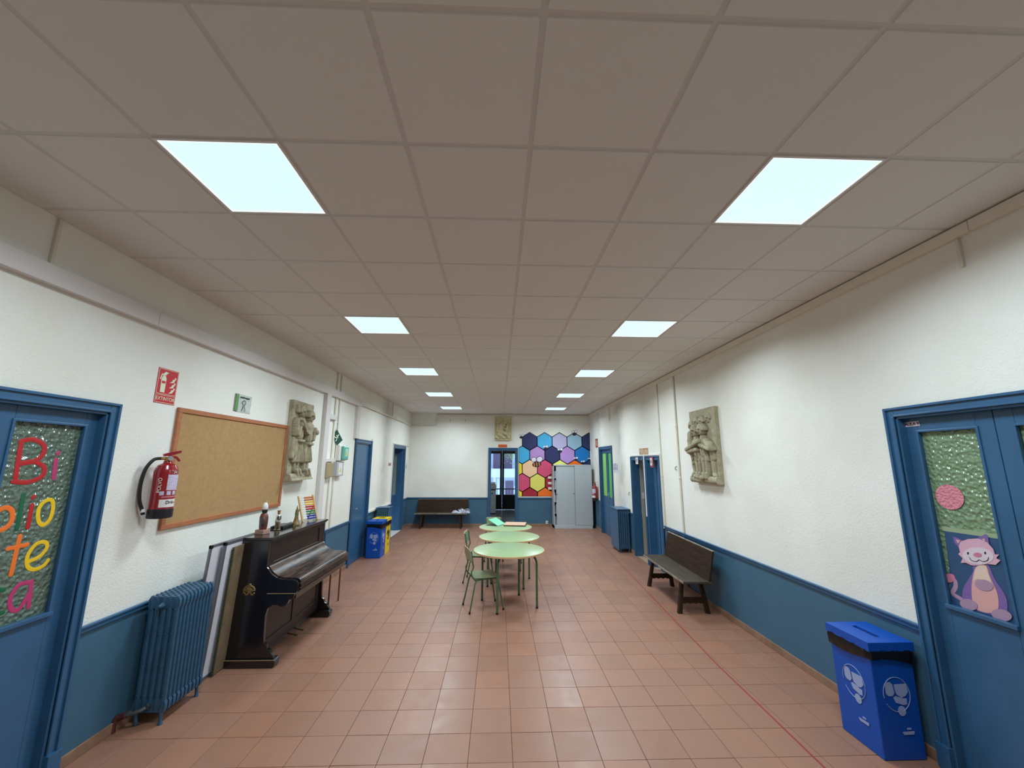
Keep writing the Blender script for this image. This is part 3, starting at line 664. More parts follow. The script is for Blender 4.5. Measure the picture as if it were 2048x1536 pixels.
# wall boxes beside the conduits
t = thing('alarm_box', 'white box with green see-through front and yellow warning triangle', 'box', (XL, 7.3, 2.08))
MB().box(0, .075, -.17, .15, -.135, .135).build('housing', WHITE, t, bevel=.012); MB().box(.075, .12, -.1, .15, -.12, .12).build('green_cover', mat('green_translucent', (96, 168, 150), .25), t, bevel=.02)
YEL = mat('warning_yellow', (228, 190, 40), .5)
MB().box(.12, .1215, -.02, .1, -.06, .075).build('cover_label', mat('mint_label', (150, 214, 196), .4), t)
MB().ext([(.005, -.04), (.075, -.04), (.04, .05)], .1215, .123, 'x').build('warning_triangle', YEL, t)
t = thing('meter_box', 'grey electrical box with a yellow warning triangle below the green one', 'box', (XL, 7.26, 1.81))
MB().box(0, .07, -.17, .13, -.12, .12).build('housing', mat('box_grey', (176, 178, 180), .5), t, bevel=.006); MB().box(.07, .072, -.10, .06, -.1, .1).build('box_label', WHITE, t); MB().ext([(-.06, -.05), (.01, -.05), (-.025, .03)], .072, .0735, 'x').build('warning_triangle', YEL, t)
t = thing('junction_box', 'square beige junction box below the trunking elbow', 'box', (XL, 6.80, 1.80)); MB().box(0, .08, -.16, .12, -.115, .115).build('housing', mat('beige_box', (168, 152, 116), .55), t, bevel=.006)
MB().box(.08, .083, -.145, .105, -.1, .1).build('box_lid', mat('beige_lid', (160, 144, 110), .5), t)

# ------------------------------------------------------------------ fire extinguishers
ER = mat('extinguisher_red', (142, 14, 26), .25, coat=.5); BRASS = mat('brass', (200, 170, 90), .3, metal=1)
def extinguisher(name, label, loc, rz, detail=True):
    t = thing(name, label, 'extinguisher', loc, rz, 'wall fire extinguishers')
    r = .079
    MB().lathe([(r-.006, .055), (r, .06), (r, .36), (r-.008, .385), (r*.78, .408), (r*.45, .422), (.028, .43), (.026, .445)], n=28).build('cylinder', ER, t, smooth=True)
    MB().lathe([(r-.004, 0), (r+.003, .006), (r+.003, .07), (r-.002, .074)], n=28).build('base_cup', mat('cup_black', (22, 18, 26), .4), t, smooth=True)
    MB().cyl((0, 0, .44), (0, 0, .475), .022).cyl((-.05, 0, .462), (.0, 0, .462), .012).build('valve', BRASS, t, smooth=True)
    MB().cyl((0, -.03, .462), (0, -.045, .462), .018).build('pressure_gauge', ALU, t, smooth=True)
    mb = MB(); mb.ext([(-.035, .478), (.0, .482), (.078, .508), (.080, .528), (-.005, .509), (-.038, .497)], -.013, .013, 'y').ext([(.005, .466), (.045, .464), (.072, .436), (.082, .445), (.055, .480), (.005, .482)], -.013, .013, 'y'); mb.build('handle', ER, t, bevel=.003)
    hp = smoothline([(-.05, 0, .462), (-.095, 0, .45), (-.135, 0, .38), (-.150, 0, .27), (-.142, 0, .15), (-.115, 0, .07), (-.105, 0, .035)], 8)
    MB().tube(hp, .0125, 10).build('hose', BLACK, t, smooth=True)
    MB().cyl((-.108, 0, .055), (-.112, 0, .078), .0155).build('hose_clip', WHITE, t, smooth=True)
    def wrap(nm, a0, a1, z0, z1, m, rr=.0008):
        k = 10; mb = MB(); vs = []
        for i in range(k+1):
            a = math.radians(a0+(a1-a0)*i/k); vs += [((r+rr)*math.cos(a), (r+rr)*math.sin(a), z0), ((r+rr)*math.cos(a), (r+rr)*math.sin(a), z1)]
        mb.add(vs, [(2*i, 2*i+2, 2*i+3, 2*i+1) for i in range(k)]); return mb.build(nm, m, t, smooth=True)
    LAB = mat('label_lilac_white', (206, 200, 222), .5, var=(40, (150, 130, 170), .45, .7), stretch=(1, 1, 6))
    wrap('instruction_label', -98, -12, .215, .335, LAB); wrap('maker_label', -122, -22, .085, .145, WHITE)
    for a0, a1 in ((-126, -106), (-94, -74), (-64, -44)): wrap('pictogram', a0, a1, .178, .208, LAB)
    def arc_text(nm, s, size, a, z, m, vertical=False):
        aa = math.radians(a); rr = r+.0022; nrm = Vector((math.cos(aa), math.sin(aa), 0)); tng = Vector((-math.sin(aa), math.cos(aa), 0))
        ax = (tng, Vector((0, 0, 1))) if not vertical else (Vector((0, 0, 1)), -tng)
        text(nm, s, size, m, t, (nrm.x*rr, nrm.y*rr, z), ax, ext=.0008)
    if detail:
        arc_text('label_word', 'POLVO', .036, -130, .255, WHITE, True); arc_text('label_word', 'Drin', .036, -72, .122, BLACK); arc_text('label_word', '34', .028, -66, .352, WHITE)
        wrap('printed_line', -115, -22, .16, .168, mat('print_pale_red', (206, 130, 140), .5))
    return t
ex = extinguisher('fire_extinguisher', 'red fire extinguisher overlapping the cork board edge', (XL+.115, 3.438, 1.50), math.radians(58))
extinguisher('fire_extinguisher', 'red fire extinguisher by the far double door', (XR-.1, 12.2, .83), math.radians(285), False)

# ------------------------------------------------------------------ reliefs as carved height fields
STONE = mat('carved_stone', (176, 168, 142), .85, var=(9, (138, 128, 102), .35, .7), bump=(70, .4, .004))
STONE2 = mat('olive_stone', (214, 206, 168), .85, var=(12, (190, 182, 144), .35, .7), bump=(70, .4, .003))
def crevice_shade(m, dark):  # shade painted into the concave parts of the stone to sharpen the carving
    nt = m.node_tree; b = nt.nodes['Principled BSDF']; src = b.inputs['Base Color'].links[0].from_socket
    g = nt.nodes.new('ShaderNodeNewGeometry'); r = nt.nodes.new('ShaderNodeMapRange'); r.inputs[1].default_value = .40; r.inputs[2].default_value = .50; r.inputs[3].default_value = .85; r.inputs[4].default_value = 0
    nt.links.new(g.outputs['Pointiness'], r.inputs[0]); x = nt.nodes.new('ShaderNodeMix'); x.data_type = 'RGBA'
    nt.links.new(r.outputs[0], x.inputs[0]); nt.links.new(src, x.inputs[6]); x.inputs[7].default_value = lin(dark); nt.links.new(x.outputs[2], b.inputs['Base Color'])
crevice_shade(STONE, (84, 74, 56)); crevice_shade(STONE2, (110, 104, 74))
def heightfield(W, Hh, nu, nv, caps, base, slab, cut=None):
    cuts = [c for c in caps if len(c) > 7 and c[7] == 'cut']; caps = [c for c in caps if not (len(c) > 7 and c[7] == 'cut')]
    # caps: (x0,z0,r0, x1,z1,r1, lift, folds) in metres on the plaque; result is a closed carved block, x = relief height
    U, V = np.meshgrid(np.linspace(0, W, nu), np.linspace(0, Hh, nv), indexing='ij'); Z = np.full_like(U, base)
    for c in caps+[q for q in cuts]:
        x0, z0, r0, x1, z1, r1, lift = c[:7]; fold = c[7] if len(c) > 7 else 0
        dx, dz = x1-x0, z1-z0; L2 = dx*dx+dz*dz+1e-9
        tt = np.clip(((U-x0)*dx+(V-z0)*dz)/L2, 0, 1); r = r0+(r1-r0)*tt
        d = np.hypot(U-(x0+dx*tt), V-(z0+dz*tt)); ins = np.sqrt(np.maximum(r*r-d*d, 0))
        h = np.where(d < r, base+lift+ins*.75, base)
        if fold == 'cut': Z = Z-np.where(d < r, lift*(1-(d/np.maximum(r, 1e-6))**2), 0); continue
        if fold == 'flat': h = np.where(d < r, base+lift, base); fold = 0
        if fold: h = np.where(d < r, h+fold*np.sin((U-x0-dx*tt)*120+tt*2.5)*(.3+.7*tt), h)
        Z = np.maximum(Z, h)
    K = Z.copy()
    for _ in range(1): K[1:-1, 1:-1] = (Z[1:-1, 1:-1]*2+Z[:-2, 1:-1]+Z[2:, 1:-1]+Z[1:-1, :-2]+Z[1:-1, 2:])/6; Z = K.copy()
    mb = MB(); vs = [(Z[i, j], U[i, j], V[i, j]) for i in range(nu) for j in range(nv)]
    fs = [(i*nv+j, (i+1)*nv+j, (i+1)*nv+j+1, i*nv+j+1) for i in range(nu-1) for j in range(nv-1)]
    ring = [(i, 0) for i in range(nu)]+[(nu-1, j) for j in range(1, nv)]+[(i, nv-1) for i in range(nu-2, -1, -1)]+[(0, j) for j in range(nv-2, 0, -1)]
    n0 = len(vs); vs += [(0, U[i, j], V[i, j]) for i, j in ring]
    for k in range(len(ring)):
        a, b = ring[k], ring[(k+1) % len(ring)]; fs.append((n0+k, n0+(k+1) % len(ring), b[0]*nv+b[1], a[0]*nv+a[1]))
    mb.add(vs, fs); return mb
def face(x, z, r, lift, turn=0):
    o = turn*r*.3
    hair = [(x+r*1.02*math.cos(a), z+r*.25+r*1.05*math.sin(a), r*.34, x+r*.98*math.cos(a+.35), z+r*.25+r*1.05*math.sin(a+.35), r*.34, lift+r*.12, .003) for a in [PI*k/8-.35 for k in range(9)]]
    return hair+[(x, z-r*.15, r*.78, x, z+r*.35, r*.92, lift), (x+o, z-r*.12, r*.15, x+o, z+r*.32, r*.10, lift+r*.84),
            (x+o-r*.5, z+r*.44, r*.1, x+o-r*.15, z+r*.42, r*.1, lift+r*.66), (x+o+r*.15, z+r*.42, r*.1, x+o+r*.5, z+r*.44, r*.1, lift+r*.66),
            (x+o-r*.36, z+r*.22, r*.24, x+o-r*.24, z+r*.22, r*.24, r*.34, 'cut'), (x+o+r*.24, z+r*.22, r*.24, x+o+r*.36, z+r*.22, r*.24, r*.34, 'cut'),
            (x+o-r*.2, z-r*.42, r*.11, x+o+r*.2, z-r*.42, r*.11, r*.22, 'cut')]
def singer(x, zh, zs, zk, zf, w, lift, fold=.008, legw=.03, turn=0, skirt=1.25):
    c = face(x, zh, .062, lift+.035, turn)
    c += [(x, zh-.05, .026, x, zh-.1, .03, lift+.02), (x-w*.62, zs, .045, x+w*.62, zs, .045, lift+.015), (x, zs-.02, w*.8, x, zs-.18, w*.66, lift+.01, .005),
          (x-w*.5, zs-.25, .022, x+w*.5, zs-.25, .022, lift+.065)]
    for k in (-1, -.5, 0, .5, 1): c.append((x+k*w*.5, zs-.26, w*.26, x+k*w*.8*skirt, zk+.0, w*.34*skirt, lift+.022, fold))
    for k in (-.75, -.25, .25, .75): c.append((x+k*w*.5, zs-.30, .008, x+k*w*.9, zk, .013, .03, 'cut'))
    for k in (-1, 1): c += [(x+k*w*.42, zk, legw, x+k*w*.38, zf+.03, legw*.72, lift+.01), (x+k*w*.38, zf+.02, legw*.8, x+k*w*.38+.035, zf-.035, legw*.8, lift+.05)]
    return c
# left relief: two robed singers sharing an open scroll
W1, H1 = .60, 1.06
caps = [(.0, .04, .05, W1, .04, .05, .02), (0.02, .0, .03, W1-.02, .0, .03, .06)]
caps += singer(.20, .90, .77, .27, .11, .105, .0, .007, .032, .3)+singer(.43, .86, .74, .27, .11, .10, .02, .006, .032, -.2)
caps += [(.05, .78, .035, .06, .60, .03, .06), (.06, .60, .032, .10, .72, .028, .08), (.10, .74, .035, .10, .76, .035, .09)]
SP = [(.07, .80), (.13, .765), (.20, .70), (.28, .655), (.36, .645), (.45, .67), (.53, .70), (.565, .70)]
for k in range(7): caps.append(SP[k]+(.030 if 0 < k < 6 else .024,)+SP[k+1]+(.030 if k < 5 else .022, .125-.012*k, 'flat'))
caps += [(.56, .70, .035, .53, .56, .03, .07), (.57, .66, .04, .57, .66, .04, .09), (.09, .62, .04, .07, .34, .05, .02, .01), (.53, .58, .045, .51, .38, .03, .02, .01), (.04, .30, .03, .08, .5, .03, .03, .01)]
caps += [(.315, .60, .012, .315, .05, .012, .05, 'cut'), (.11, .92, .03, .11, .98, .025, .02)]
t = thing('wall_relief', 'carved stone relief of two robed figures sharing an open scroll', 'sculpture', (XL, 5.46, 1.69), 0)
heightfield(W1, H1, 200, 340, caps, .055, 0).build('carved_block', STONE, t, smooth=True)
# right relief: five children embracing (plaque is mirrored so that local y runs away from the viewer)
W2, H2 = .72, 1.03
caps = [(.0, .05, .05, W2, .05, .05, .02)]
X = lambda u: W2*(1-u)    # u from left of the photo to right
def fx(u): return W2*(1-u)
for u, z in ((.12, .80), (.34, .84), (.54, .84), (.76, .87)):
    caps += face(fx(u), z, .055, .0 if u > .7 else .02)
caps += face(fx(.36), .71, .068, .07)+face(fx(.62), .715, .064, .07, .3)
for u, w in ((.36, .105), (.62, .10)):
    x = fx(u); caps += [(x, .63, .03, x, .60, .035, .06), (x-w*.7, .56, .05, x+w*.7, .56, .05, .04), (x, .55, w*.8, x, .42, w*.75, .03, .005)]
    for k in (-1, -.3, .3, 1): caps.append((x+k*w*.4, .44, w*.38, x+k*w*.65, .33, w*.40, .03, .008))
    for k in (-1, 1): caps += [(x+k*.048, .31, .034, x+k*.042, .14, .023, .04), (x+k*.042, .13, .026, x+k*.03-.01, .08, .026, .06)]
caps += [(fx(.08), .47, .032, fx(.5), .55, .03, .11), (fx(.5), .55, .032, fx(.60), .57, .032, .12), (fx(.10), .44, .035, fx(.45), .46, .03, .09), (fx(.80), .56, .034, fx(.94), .47, .028, .09), (fx(.94), .46, .03, fx(.6), .52, .028, .095), (fx(.12), .50, .035, fx(.06), .6, .04, .05)]
caps += [(fx(.08), .68, .07, fx(.06), .44, .065, .02, .006), (fx(.10), .42, .06, fx(.12), .28, .045, .015, .006), (fx(.10), .26, .035, fx(.13), .13, .026, .02), (fx(.13), .13, .026, fx(.08), .09, .028, .04),
         (fx(.84), .52, .05, fx(.88), .34, .045, .02, .007), (fx(.86), .32, .036, fx(.88), .14, .025, .02), (fx(.88), .13, .026, fx(.92), .11, .026, .03), (fx(.3), .09, .03, fx(.2), .09, .03, .05), (fx(.5), .075, .035, fx(.55), .075, .035, .07)]
for u in (.25, .30, .36, .42, .46, .56, .62, .68): caps.append((fx(u), .50 if u in (.36, .62) else .42, .006, fx(.49+(u-.49)*1.5), .30, .011, .03, 'cut'))
caps += [(fx(.49), .42, .012, fx(.49), .12, .014, .04, 'cut')]
mb = heightfield(W2, H2, 220, 320, caps, .055, 0)
mb.v = [(-x, y, z) for x, y, z in mb.v]; mb.f = [f[::-1] for f in mb.f]
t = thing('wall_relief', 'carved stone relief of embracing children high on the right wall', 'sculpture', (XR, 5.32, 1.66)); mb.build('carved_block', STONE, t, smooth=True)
# back relief: seated figure
caps = [(.0, .0, .02, .53, .0, .02, .02), (0, .02, .02, 0, .72, .012, .01), (.53, .02, .012, .53, .72, .012, .01)]
caps += face(.22, .62, .05, .02)+[(.22, .55, .03, .22, .50, .03, .02), (.12, .46, .05, .31, .46, .05, .02), (.2, .44, .09, .2, .32, .08, .015, .005), (.11, .44, .035, .08, .28, .03, .03), (.08, .28, .03, .24, .24, .025, .04),
                                (.18, .28, .07, .36, .20, .06, .02, .006), (.36, .24, .04, .44, .08, .035, .02, .006), (.14, .2, .06, .3, .08, .05, .015, .006), (.40, .44, .04, .38, .32, .05, .02), (.42, .50, .035, .42, .5, .035, .03),
                                (.34, .34, .025, .24, .42, .02, .035), (.05, .1, .04, .12, .06, .04, .02), (.4, .62, .035, .46, .56, .03, .008), (.06, .62, .03, .08, .5, .03, .006)]
mb = heightfield(.53, .74, 110, 150, caps, .03, 0); mb.v = [(y, -x, z) for x, y, z in mb.v]
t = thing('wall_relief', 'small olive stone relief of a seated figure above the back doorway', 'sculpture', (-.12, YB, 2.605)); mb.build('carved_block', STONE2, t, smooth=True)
ORG = mat('orange_plaque', (214, 92, 30), .5)
t = thing('door_plaque', 'small orange plaque over the back doorway', 'sign', (.135, YB, 2.425)); MB().box(-.14, .14, -.008, 0, -.045, .045).build('plate', ORG, t, bevel=.002)
# ------------------------------------------------------------------ radiators
RADB = mat('radiator_blue', (52, 90, 118), .38, spec=.45, var=(14, (42, 76, 102), .45, .7), bump=(50, .25, .003))
def rad_section():
    mb = MB(); n = 5; sp = .047
    for k in range(n):
        y = .026+k*sp
        mb.lathe([(.012, .09), (.022, .10), (.0222, .14), (.0225, .86), (.022, .885), (.012, .897)], (y, 0, 0), 10, 0, 1, .70)
        for z in (.20, .40, .62, .80): mb.ball((y, -.0155, z), (.008, .005, .006), 6)
    for z in (.835, .115):
        mb.ext([(.008, z-.03), (.234, z-.03), (.24, z-.01), (.24, z+.035), (.225, z+.055), (.015, z+.055), (.002, z+.035), (.002, z-.01)], -.0125, .0125, 'y')
    mb.cyl((.12, -.021, .83), (.12, .021, .83), .026, n=12).cyl((.12, -.021, .135), (.12, .021, .135), .026, n=12)
    return mb
SEC = rad_section().mesh('radiator_section', RADB, True)
def rad_foot(y): 
    return MB().tube([(y, 0, .12), (y, 0, .06), (y+.004, 0, .02), (y+.006, 0, 0)], [.02, .012, .012, .018], 10)
def radiator(name, label, loc, rz, n, pitch=.0415):
    t = thing(name, label, 'radiator', loc, rz, 'blue column radiators')
    for k in range(n):
        o = bpy.data.objects.new('radiator_section', SEC); COL.objects.link(o); o.parent = t; o.location = (0, pitch*k, 0)
    for k in (0, n-1):
        for y in (.03, .21): rad_foot(y).build('foot', RADB, t, smooth=True, loc=(0, pitch*k, 0))
    return t
t = radiator('radiator', 'blue ten-section radiator left of the leaning boards', (XL+.055, 3.555, 0), 0, 10)
MB().cyl((.12, -.02, .83), (.12, -.045, .83), .024, .018, 8).ball((.12, -.045, .83), .016, 8).build('top_plug', RADB, t, smooth=True)
MB().cyl((.12, -.02, .135), (.12, -.04, .135), .022, .02, 8).tube(smoothline([(.12, -.04, .135), (.10, -.06, .125), (.04, -.075, .11), (-.02, -.08, .10)]), .013, 8).build('valve', mat('steel_valve', (120, 124, 128), .35, metal=.8), t, smooth=True)
MB().tube(smoothline([(-.02, -.08, .10), (-.045, -.09, .08), (-.045, -.095, .0)]), .017, 8).cyl((-.045, -.07, .085), (.02, -.078, .105), .024, .02, 8).build('supply_pipe', mat('maroon_pipe', (88, 40, 38), .5), t, smooth=True)
def cover(t, L, side):   # flat guard on the room side with a shelf on top
    MB().box(.25, .266, -.02, L, .05, .895).build('guard_panel', WOODBLUE, t, bevel=.004)
    MB().box(-.02, .28, -.03, L+.01, .899, .917).build('top_shelf', WOODBLUE, t, bevel=.004)
t = radiator('radiator', 'blue radiator with flat guard and shelf between two right doors', (XR-.03, 9.83, 0), PI, 14); cover(t, .575, 1)
t = radiator('radiator', 'blue radiator with shelf behind the yellow recycling bin', (XL+.07, 9.60, 0), 0, 7); cover(t, .27, 1)
# ------------------------------------------------------------------ boards leaning behind the piano
WBOARD = mat('whiteboard_white', (214, 216, 226), .2, spec=.6); ALF = mat('dull_aluminium', (128, 130, 138), .35, metal=.6)
def leaning(name, label, cat, x0, x1, y0, y1, h, fm, fw, sheet, back):
    t = thing(name, label, cat, (x0, (y0+y1)/2, 0)); L = (y1-y0)/2; ang = math.atan2(x0-x1, h); t.rotation_euler = (0, ang, 0)
    MB().box(-.004, .008, -L+.01, L-.01, .01, h-.01).build('board_face', sheet, t)
    if fw:
        mb = MB(); mb.box(-.008, .012, -L, -L+fw, 0, h).box(-.008, .012, L-fw, L, 0, h).box(-.008, .012, -L+fw, L-fw, 0, fw).box(-.008, .012, -L+fw, L-fw, h-fw, h); mb.build('board_frame', fm, t, bevel=.003)
        mb = MB()
        for yy in (-L, L-.03):
            for zz in (0, h-.03): mb.box(-.01, .014, yy, yy+.03, zz, zz+.03)
        mb.build('corner_cap', BLACK, t, bevel=.003)
    return t
leaning('whiteboard', 'aluminium-framed whiteboard leaning on the wall next to the radiator', 'whiteboard', -2.685, -2.765, 3.98, 5.45, 1.19, ALF, .022, WBOARD, None)
leaning('whiteboard', 'second whiteboard leaning in front of the first, mostly behind the brown board', 'whiteboard', -2.645, -2.722, 4.12, 5.5, 1.19, ALF, .03, WBOARD, None)
t = leaning('hardboard_panel', 'brown fibre board leaning against the left side of the piano', 'board', -2.606, -2.662, 4.235, 5.3, 1.135, None, 0, mat('brown_fibreboard', (128, 110, 82), .8, var=(8, (108, 90, 66), .35, .7)), None)
mb = MB(); rnd = random.Random(5)
for k in range(70): mb.box(-.006, .010, -.536-rnd.random()*.006, -.520, .01+k*.016, .017+k*.016+rnd.random()*.004)
tag(mb.build('frayed_edge', mat('dark_green_edge', (62, 70, 46), .8), t), kind='stuff')
# ------------------------------------------------------------------ piano
PB1 = mat('black_piano_lacquer', (20, 18, 24), .22, coat=.5, spec=.6); PBR = mat('dark_brown_panel', (40, 27, 24), .42, spec=.35, coat=.15, var=(3, (30, 20, 18), .35, .7), stretch=(1, 1, 3))
PLID = mat('worn_piano_lid', (20, 18, 20), .33, spec=.45, var=(6, (84, 58, 44), .46, .56), stretch=(7, .8, 1)); GOLD = mat('gold_line', (190, 170, 130), .4, metal=.3)
y0, y1 = 4.40, 5.75
t = thing('piano', 'black upright piano with closed lid and brass emblem on its side', 'piano', (-2.36, (y0+y1)/2, 0))
ox, oy = 2.36, -(y0+y1)/2
def PX(p): return [(a+ox, b) for a, b in p]
side = [(-2.60, .075), (-2.145, .075), (-2.15, .10), (-2.175, .125), (-2.185, .15), (-2.215, .165), (-2.225, .20), (-2.25, .215), (-2.258, .26), (-2.265, .46), (-2.25, .52), (-2.205, .553), (-2.16, .55), (-2.125, .535), (-2.09, .54), (-2.065, .56), (-2.045, .60), (-2.012, .61), (-2.0, .655), (-1.985, .665), (-1.975, .69), (-1.972, .74), (-1.99, .772), (-2.03, .782), (-2.12, .785), (-2.19, .80), (-2.25, .84), (-2.285, .885), (-2.30, .90), (-2.30, 1.158), (-2.60, 1.158)]
for a, b in ((y0, y0+.035), (y1-.035, y1)): MB().ext(PX(side), a+oy, b+oy, 'y').build('side_cheek', PB1, t, bevel=.003)
MB().box(-2.60+ox, -2.27+ox, y0-.012+oy, y1+.012+oy, 1.158, 1.182).box(-2.60+ox, -2.285+ox, y0-.004+oy, y1+.004+oy, 1.143, 1.158).build('top_lid', PB1, t, bevel=.005)
mb = MB().box(-2.59+ox, -2.33+ox, y0+.035+oy, y1-.035+oy, .10, 1.15); mb.build('case_body', PB1, t)
a, b = y0+.035+oy, y1-.035+oy
MB().box(-2.33+ox, -2.312+ox, a, b, .88, 1.145).build('upper_panel', PBR, t)
mb = MB(); X0, X1 = -2.312+ox, -2.303+ox
for yy0, yy1, z0, z1 in ((a, b, 1.10, 1.145), (a, b, .88, .925), (a, a+.10, .925, 1.10), (b-.12, b, .925, 1.10)): mb.box(X0, X1, yy0, yy1, z0, z1)
mb.build('panel_moulding', PBR, t, bevel=.004)
MB().box(X0, X1+.001, a+.10, b-.12, .922, .926).build('gilt_line', mat('faint_panel_line', (104, 90, 78), .4), t)
MB().box(-2.33+ox, -2.30+ox, a, b, .09, .62).build('lower_panel', PBR, t)
mb = MB(); X0, X1 = -2.30+ox, -2.292+ox; mid = (a+b)/2
for yy0, yy1, z0, z1 in ((a, b, .54, .62), (a, b, .09, .20), (a, a+.08, .2, .54), (mid-.05, mid+.05, .2, .54), (b-.08, b, .2, .54)): mb.box(X0, X1, yy0, yy1, z0, z1)
mb.build('panel_moulding', PBR, t, bevel=.004)
lid = [(-2.305, .905), (-2.288, .90), (-2.25, .853), (-2.19, .812), (-2.12, .797), (-2.03, .794), (-1.985, .784), (-1.962, .752), (-1.962, .69), (-1.985, .68), (-2.02, .66), (-2.33, .66), (-2.33, .80)]
MB().ext(PX(smoothline([(p[0], p[1], 0) for p in lid[:9]], 4) and [(q.x, q.y) for q in smoothline([(p[0], p[1], 0) for p in lid[:9]], 4)]+lid[9:]), a, b, 'y').build('keyboard_lid', PLID, t, smooth=True)
mb = MB(); mb.box(-1.972+ox, -1.950+ox, a-.03, b+.03, .735, .752).box(-1.975+ox, -1.956+ox, a-.03, b+.03, .70, .712).box(-1.985+ox, -1.962+ox, a-.03, b+.03, .672, .684).build('lid_moulding', PBR, t, bevel=.004)
MB().box(-2.26+ox, -2.0+ox, a, b, .60, .66).build('key_bed', PB1, t, bevel=.004)
MB().box(-2.27+ox, -1.985+ox, y0-.002+oy, y0+oy, .655, .660).box(-2.60+ox, -2.13+ox, y0-.022+oy, y0-.018+oy, .068, .073).build('gilt_line', GOLD, t)
foot = [(-2.60, 0), (-2.14, 0), (-2.125, .015), (-2.12, .06), (-2.135, .078), (-2.60, .078)]
for aa, bb in ((y0-.018, y0+.075), (y1-.075, y1+.018)): MB().ext(PX(foot), aa+oy, bb+oy, 'y').build('foot_runner', PB1, t, bevel=.006)
MB().box(-2.59+ox, -2.31+ox, a, b, .05, .10).build('bottom_board', PB1, t)
for k in (-.07, .07): MB().ext([(-2.31+ox, .07), (-2.21+ox, .045), (-2.19+ox, .055), (-2.31+ox, .085)], mid+k-.012, mid+k+.012, 'y').build('pedal', mat('dull_pedal', (110, 92, 60), .4, metal=.7) if 'dull_pedal' not in MATS else MATS['dull_pedal'], t, bevel=.003)
mb = MB(); c = (-2.445+ox, y0+oy-.004, .69); rnd = random.Random(2)
for k in range(13):
    an = PI*k/12; mb.ball((c[0]+.05*math.cos(an), c[1], c[2]+.038*math.sin(an)), (.013, .006, .011), 8)
for k in range(9): mb.ball((c[0]+(k-4)*.0125, c[1], c[2]-.032+.012*math.cos(k*1.4)), (.011, .006, .009), 8)
for k in range(7): an = 2*PI*k/7; mb.ball((c[0]+.018*math.cos(an), c[1]-.002, c[2]+.004+.016*math.sin(an)), (.009, .006, .009), 8)
mb.ball((c[0], c[1]+.002, c[2]+.004), (.046, .003, .028), 14)
for k in range(16): an = rnd.uniform(0, 2*PI); q = rnd.uniform(.2, 1); mb.ball((c[0]+.044*q*math.cos(an), c[1]-.003, c[2]+.004+.028*q*math.sin(an)), (.008, .005, .006), 6)
mb.ball((c[0], c[1]-.003, c[2]+.005), (.01, .008, .01), 8); mb.ball((c[0], c[1], c[2]+.05), (.02, .006, .012), 8); mb.build('brass_emblem', mat('old_brass', (150, 130, 84), .4, metal=.8, bump=(120, .6, .004)), t, smooth=True)
# small table behind the far end of the piano
t = thing('side_table', 'small white-topped table with thin brown legs beyond the piano', 'table', (-2.42, 6.15, 0))
MB().box(-.22, .20, -.25, .20, .635, .655).build('table_top', WHITE, t, bevel=.003)
for dx, dy in ((-.19, -.2), (.17, -.2), (-.19, .15), (.17, .15)): MB().tube([(dx, dy, .635), (dx, dy, 0)], .011, 8).build('leg', mat('brown_leg', (96, 56, 44), .5), t, smooth=True)
tag(MB().box(-2.62, -2.46, 6.02, 6.035, 0.25, .46).build('magazine', mat('magazine_cover', (120, 140, 176), .4, var=(14, (214, 206, 190), .45, .55))), 'colourful magazine standing under the small white table', 'magazine')
# ------------------------------------------------------------------ things on the piano
TZ = 1.182
BRN = mat('red_brown_glaze', (110, 56, 44), .35, var=(8, (84, 44, 38), .4, .7)); DKB = mat('grey_brown_glaze', (78, 62, 60), .4); PKB = mat('pinkish_wood', (172, 134, 120), .6); SKIN = mat('carved_skin', (150, 96, 70), .5)
t = thing('statuette', 'brown robed statuette in a tall white hat on a wooden block', 'figurine', (-2.50, 4.62, TZ), -.3)
MB().box(-.055, .055, -.045, .045, 0, .045).build('plinth', PKB, t, bevel=.004)
MB().lathe([(.038, .045), (.042, .07), (.045, .13), (.044, .175), (.034, .205), (.02, .215)], n=20, sy=.85).build('robe', BRN, t, smooth=True)
MB().ball((.012, -.02, .13), (.034, .026, .06), 14).build('dark_cloak', DKB, t, smooth=True)
MB().lathe([(.018, .21), (.026, .222), (.027, .245), (.025, .255)], n=16).build('dark_hood', BLACK, t, smooth=True)
MB().lathe([(.026, .25), (.030, .262), (.027, .29), (.015, .318), (.008, .322)], n=18).build('white_hat', WHITE, t, smooth=True)
mb = MB()
for k in range(5): mb.ball((.010*math.cos(k*1.3), .010*math.sin(k*1.3), .325+.004*k), .005, 6)
mb.build('hat_ornament', BRASS, t, smooth=True)
t = thing('statuette', 'small standing figurine with white shirt and brown head', 'figurine', (-2.47, 4.86, TZ), -.2)
MB().tube([(-.018, -.006, .0), (-.016, 0, .06), (-.010, 0, .105)], [.012, .015, .022], 10).tube([(.022, .006, 0), (.014, 0, .06), (.006, 0, .105)], [.011, .014, .020], 10).ball((-.018, -.018, .007), (.013, .02, .008), 8).ball((.024, -.012, .007), (.013, .02, .008), 8).build('trousers', mat('drab_trousers', (122, 104, 84), .6), t, smooth=True)
MB().lathe([(.027, .09), (.03, .12), (.026, .155), (.012, .168)], n=16, sy=.8).build('shirt', WHITE, t, smooth=True)
MB().ball((.012, -.02, .135), (.014, .010, .024), 10).tube([(.026, 0, .155), (.032, -.008, .12), (.020, -.024, .11)], [.008, .008, .006], 8).build('guitar_and_arm', DKB, t, smooth=True)
MB().ball((0, 0, .185), (.015, .016, .019), 12).cyl((0, 0, .2), (0, 0, .212), .017, .019, 12).build('head', SKIN, t, smooth=True)
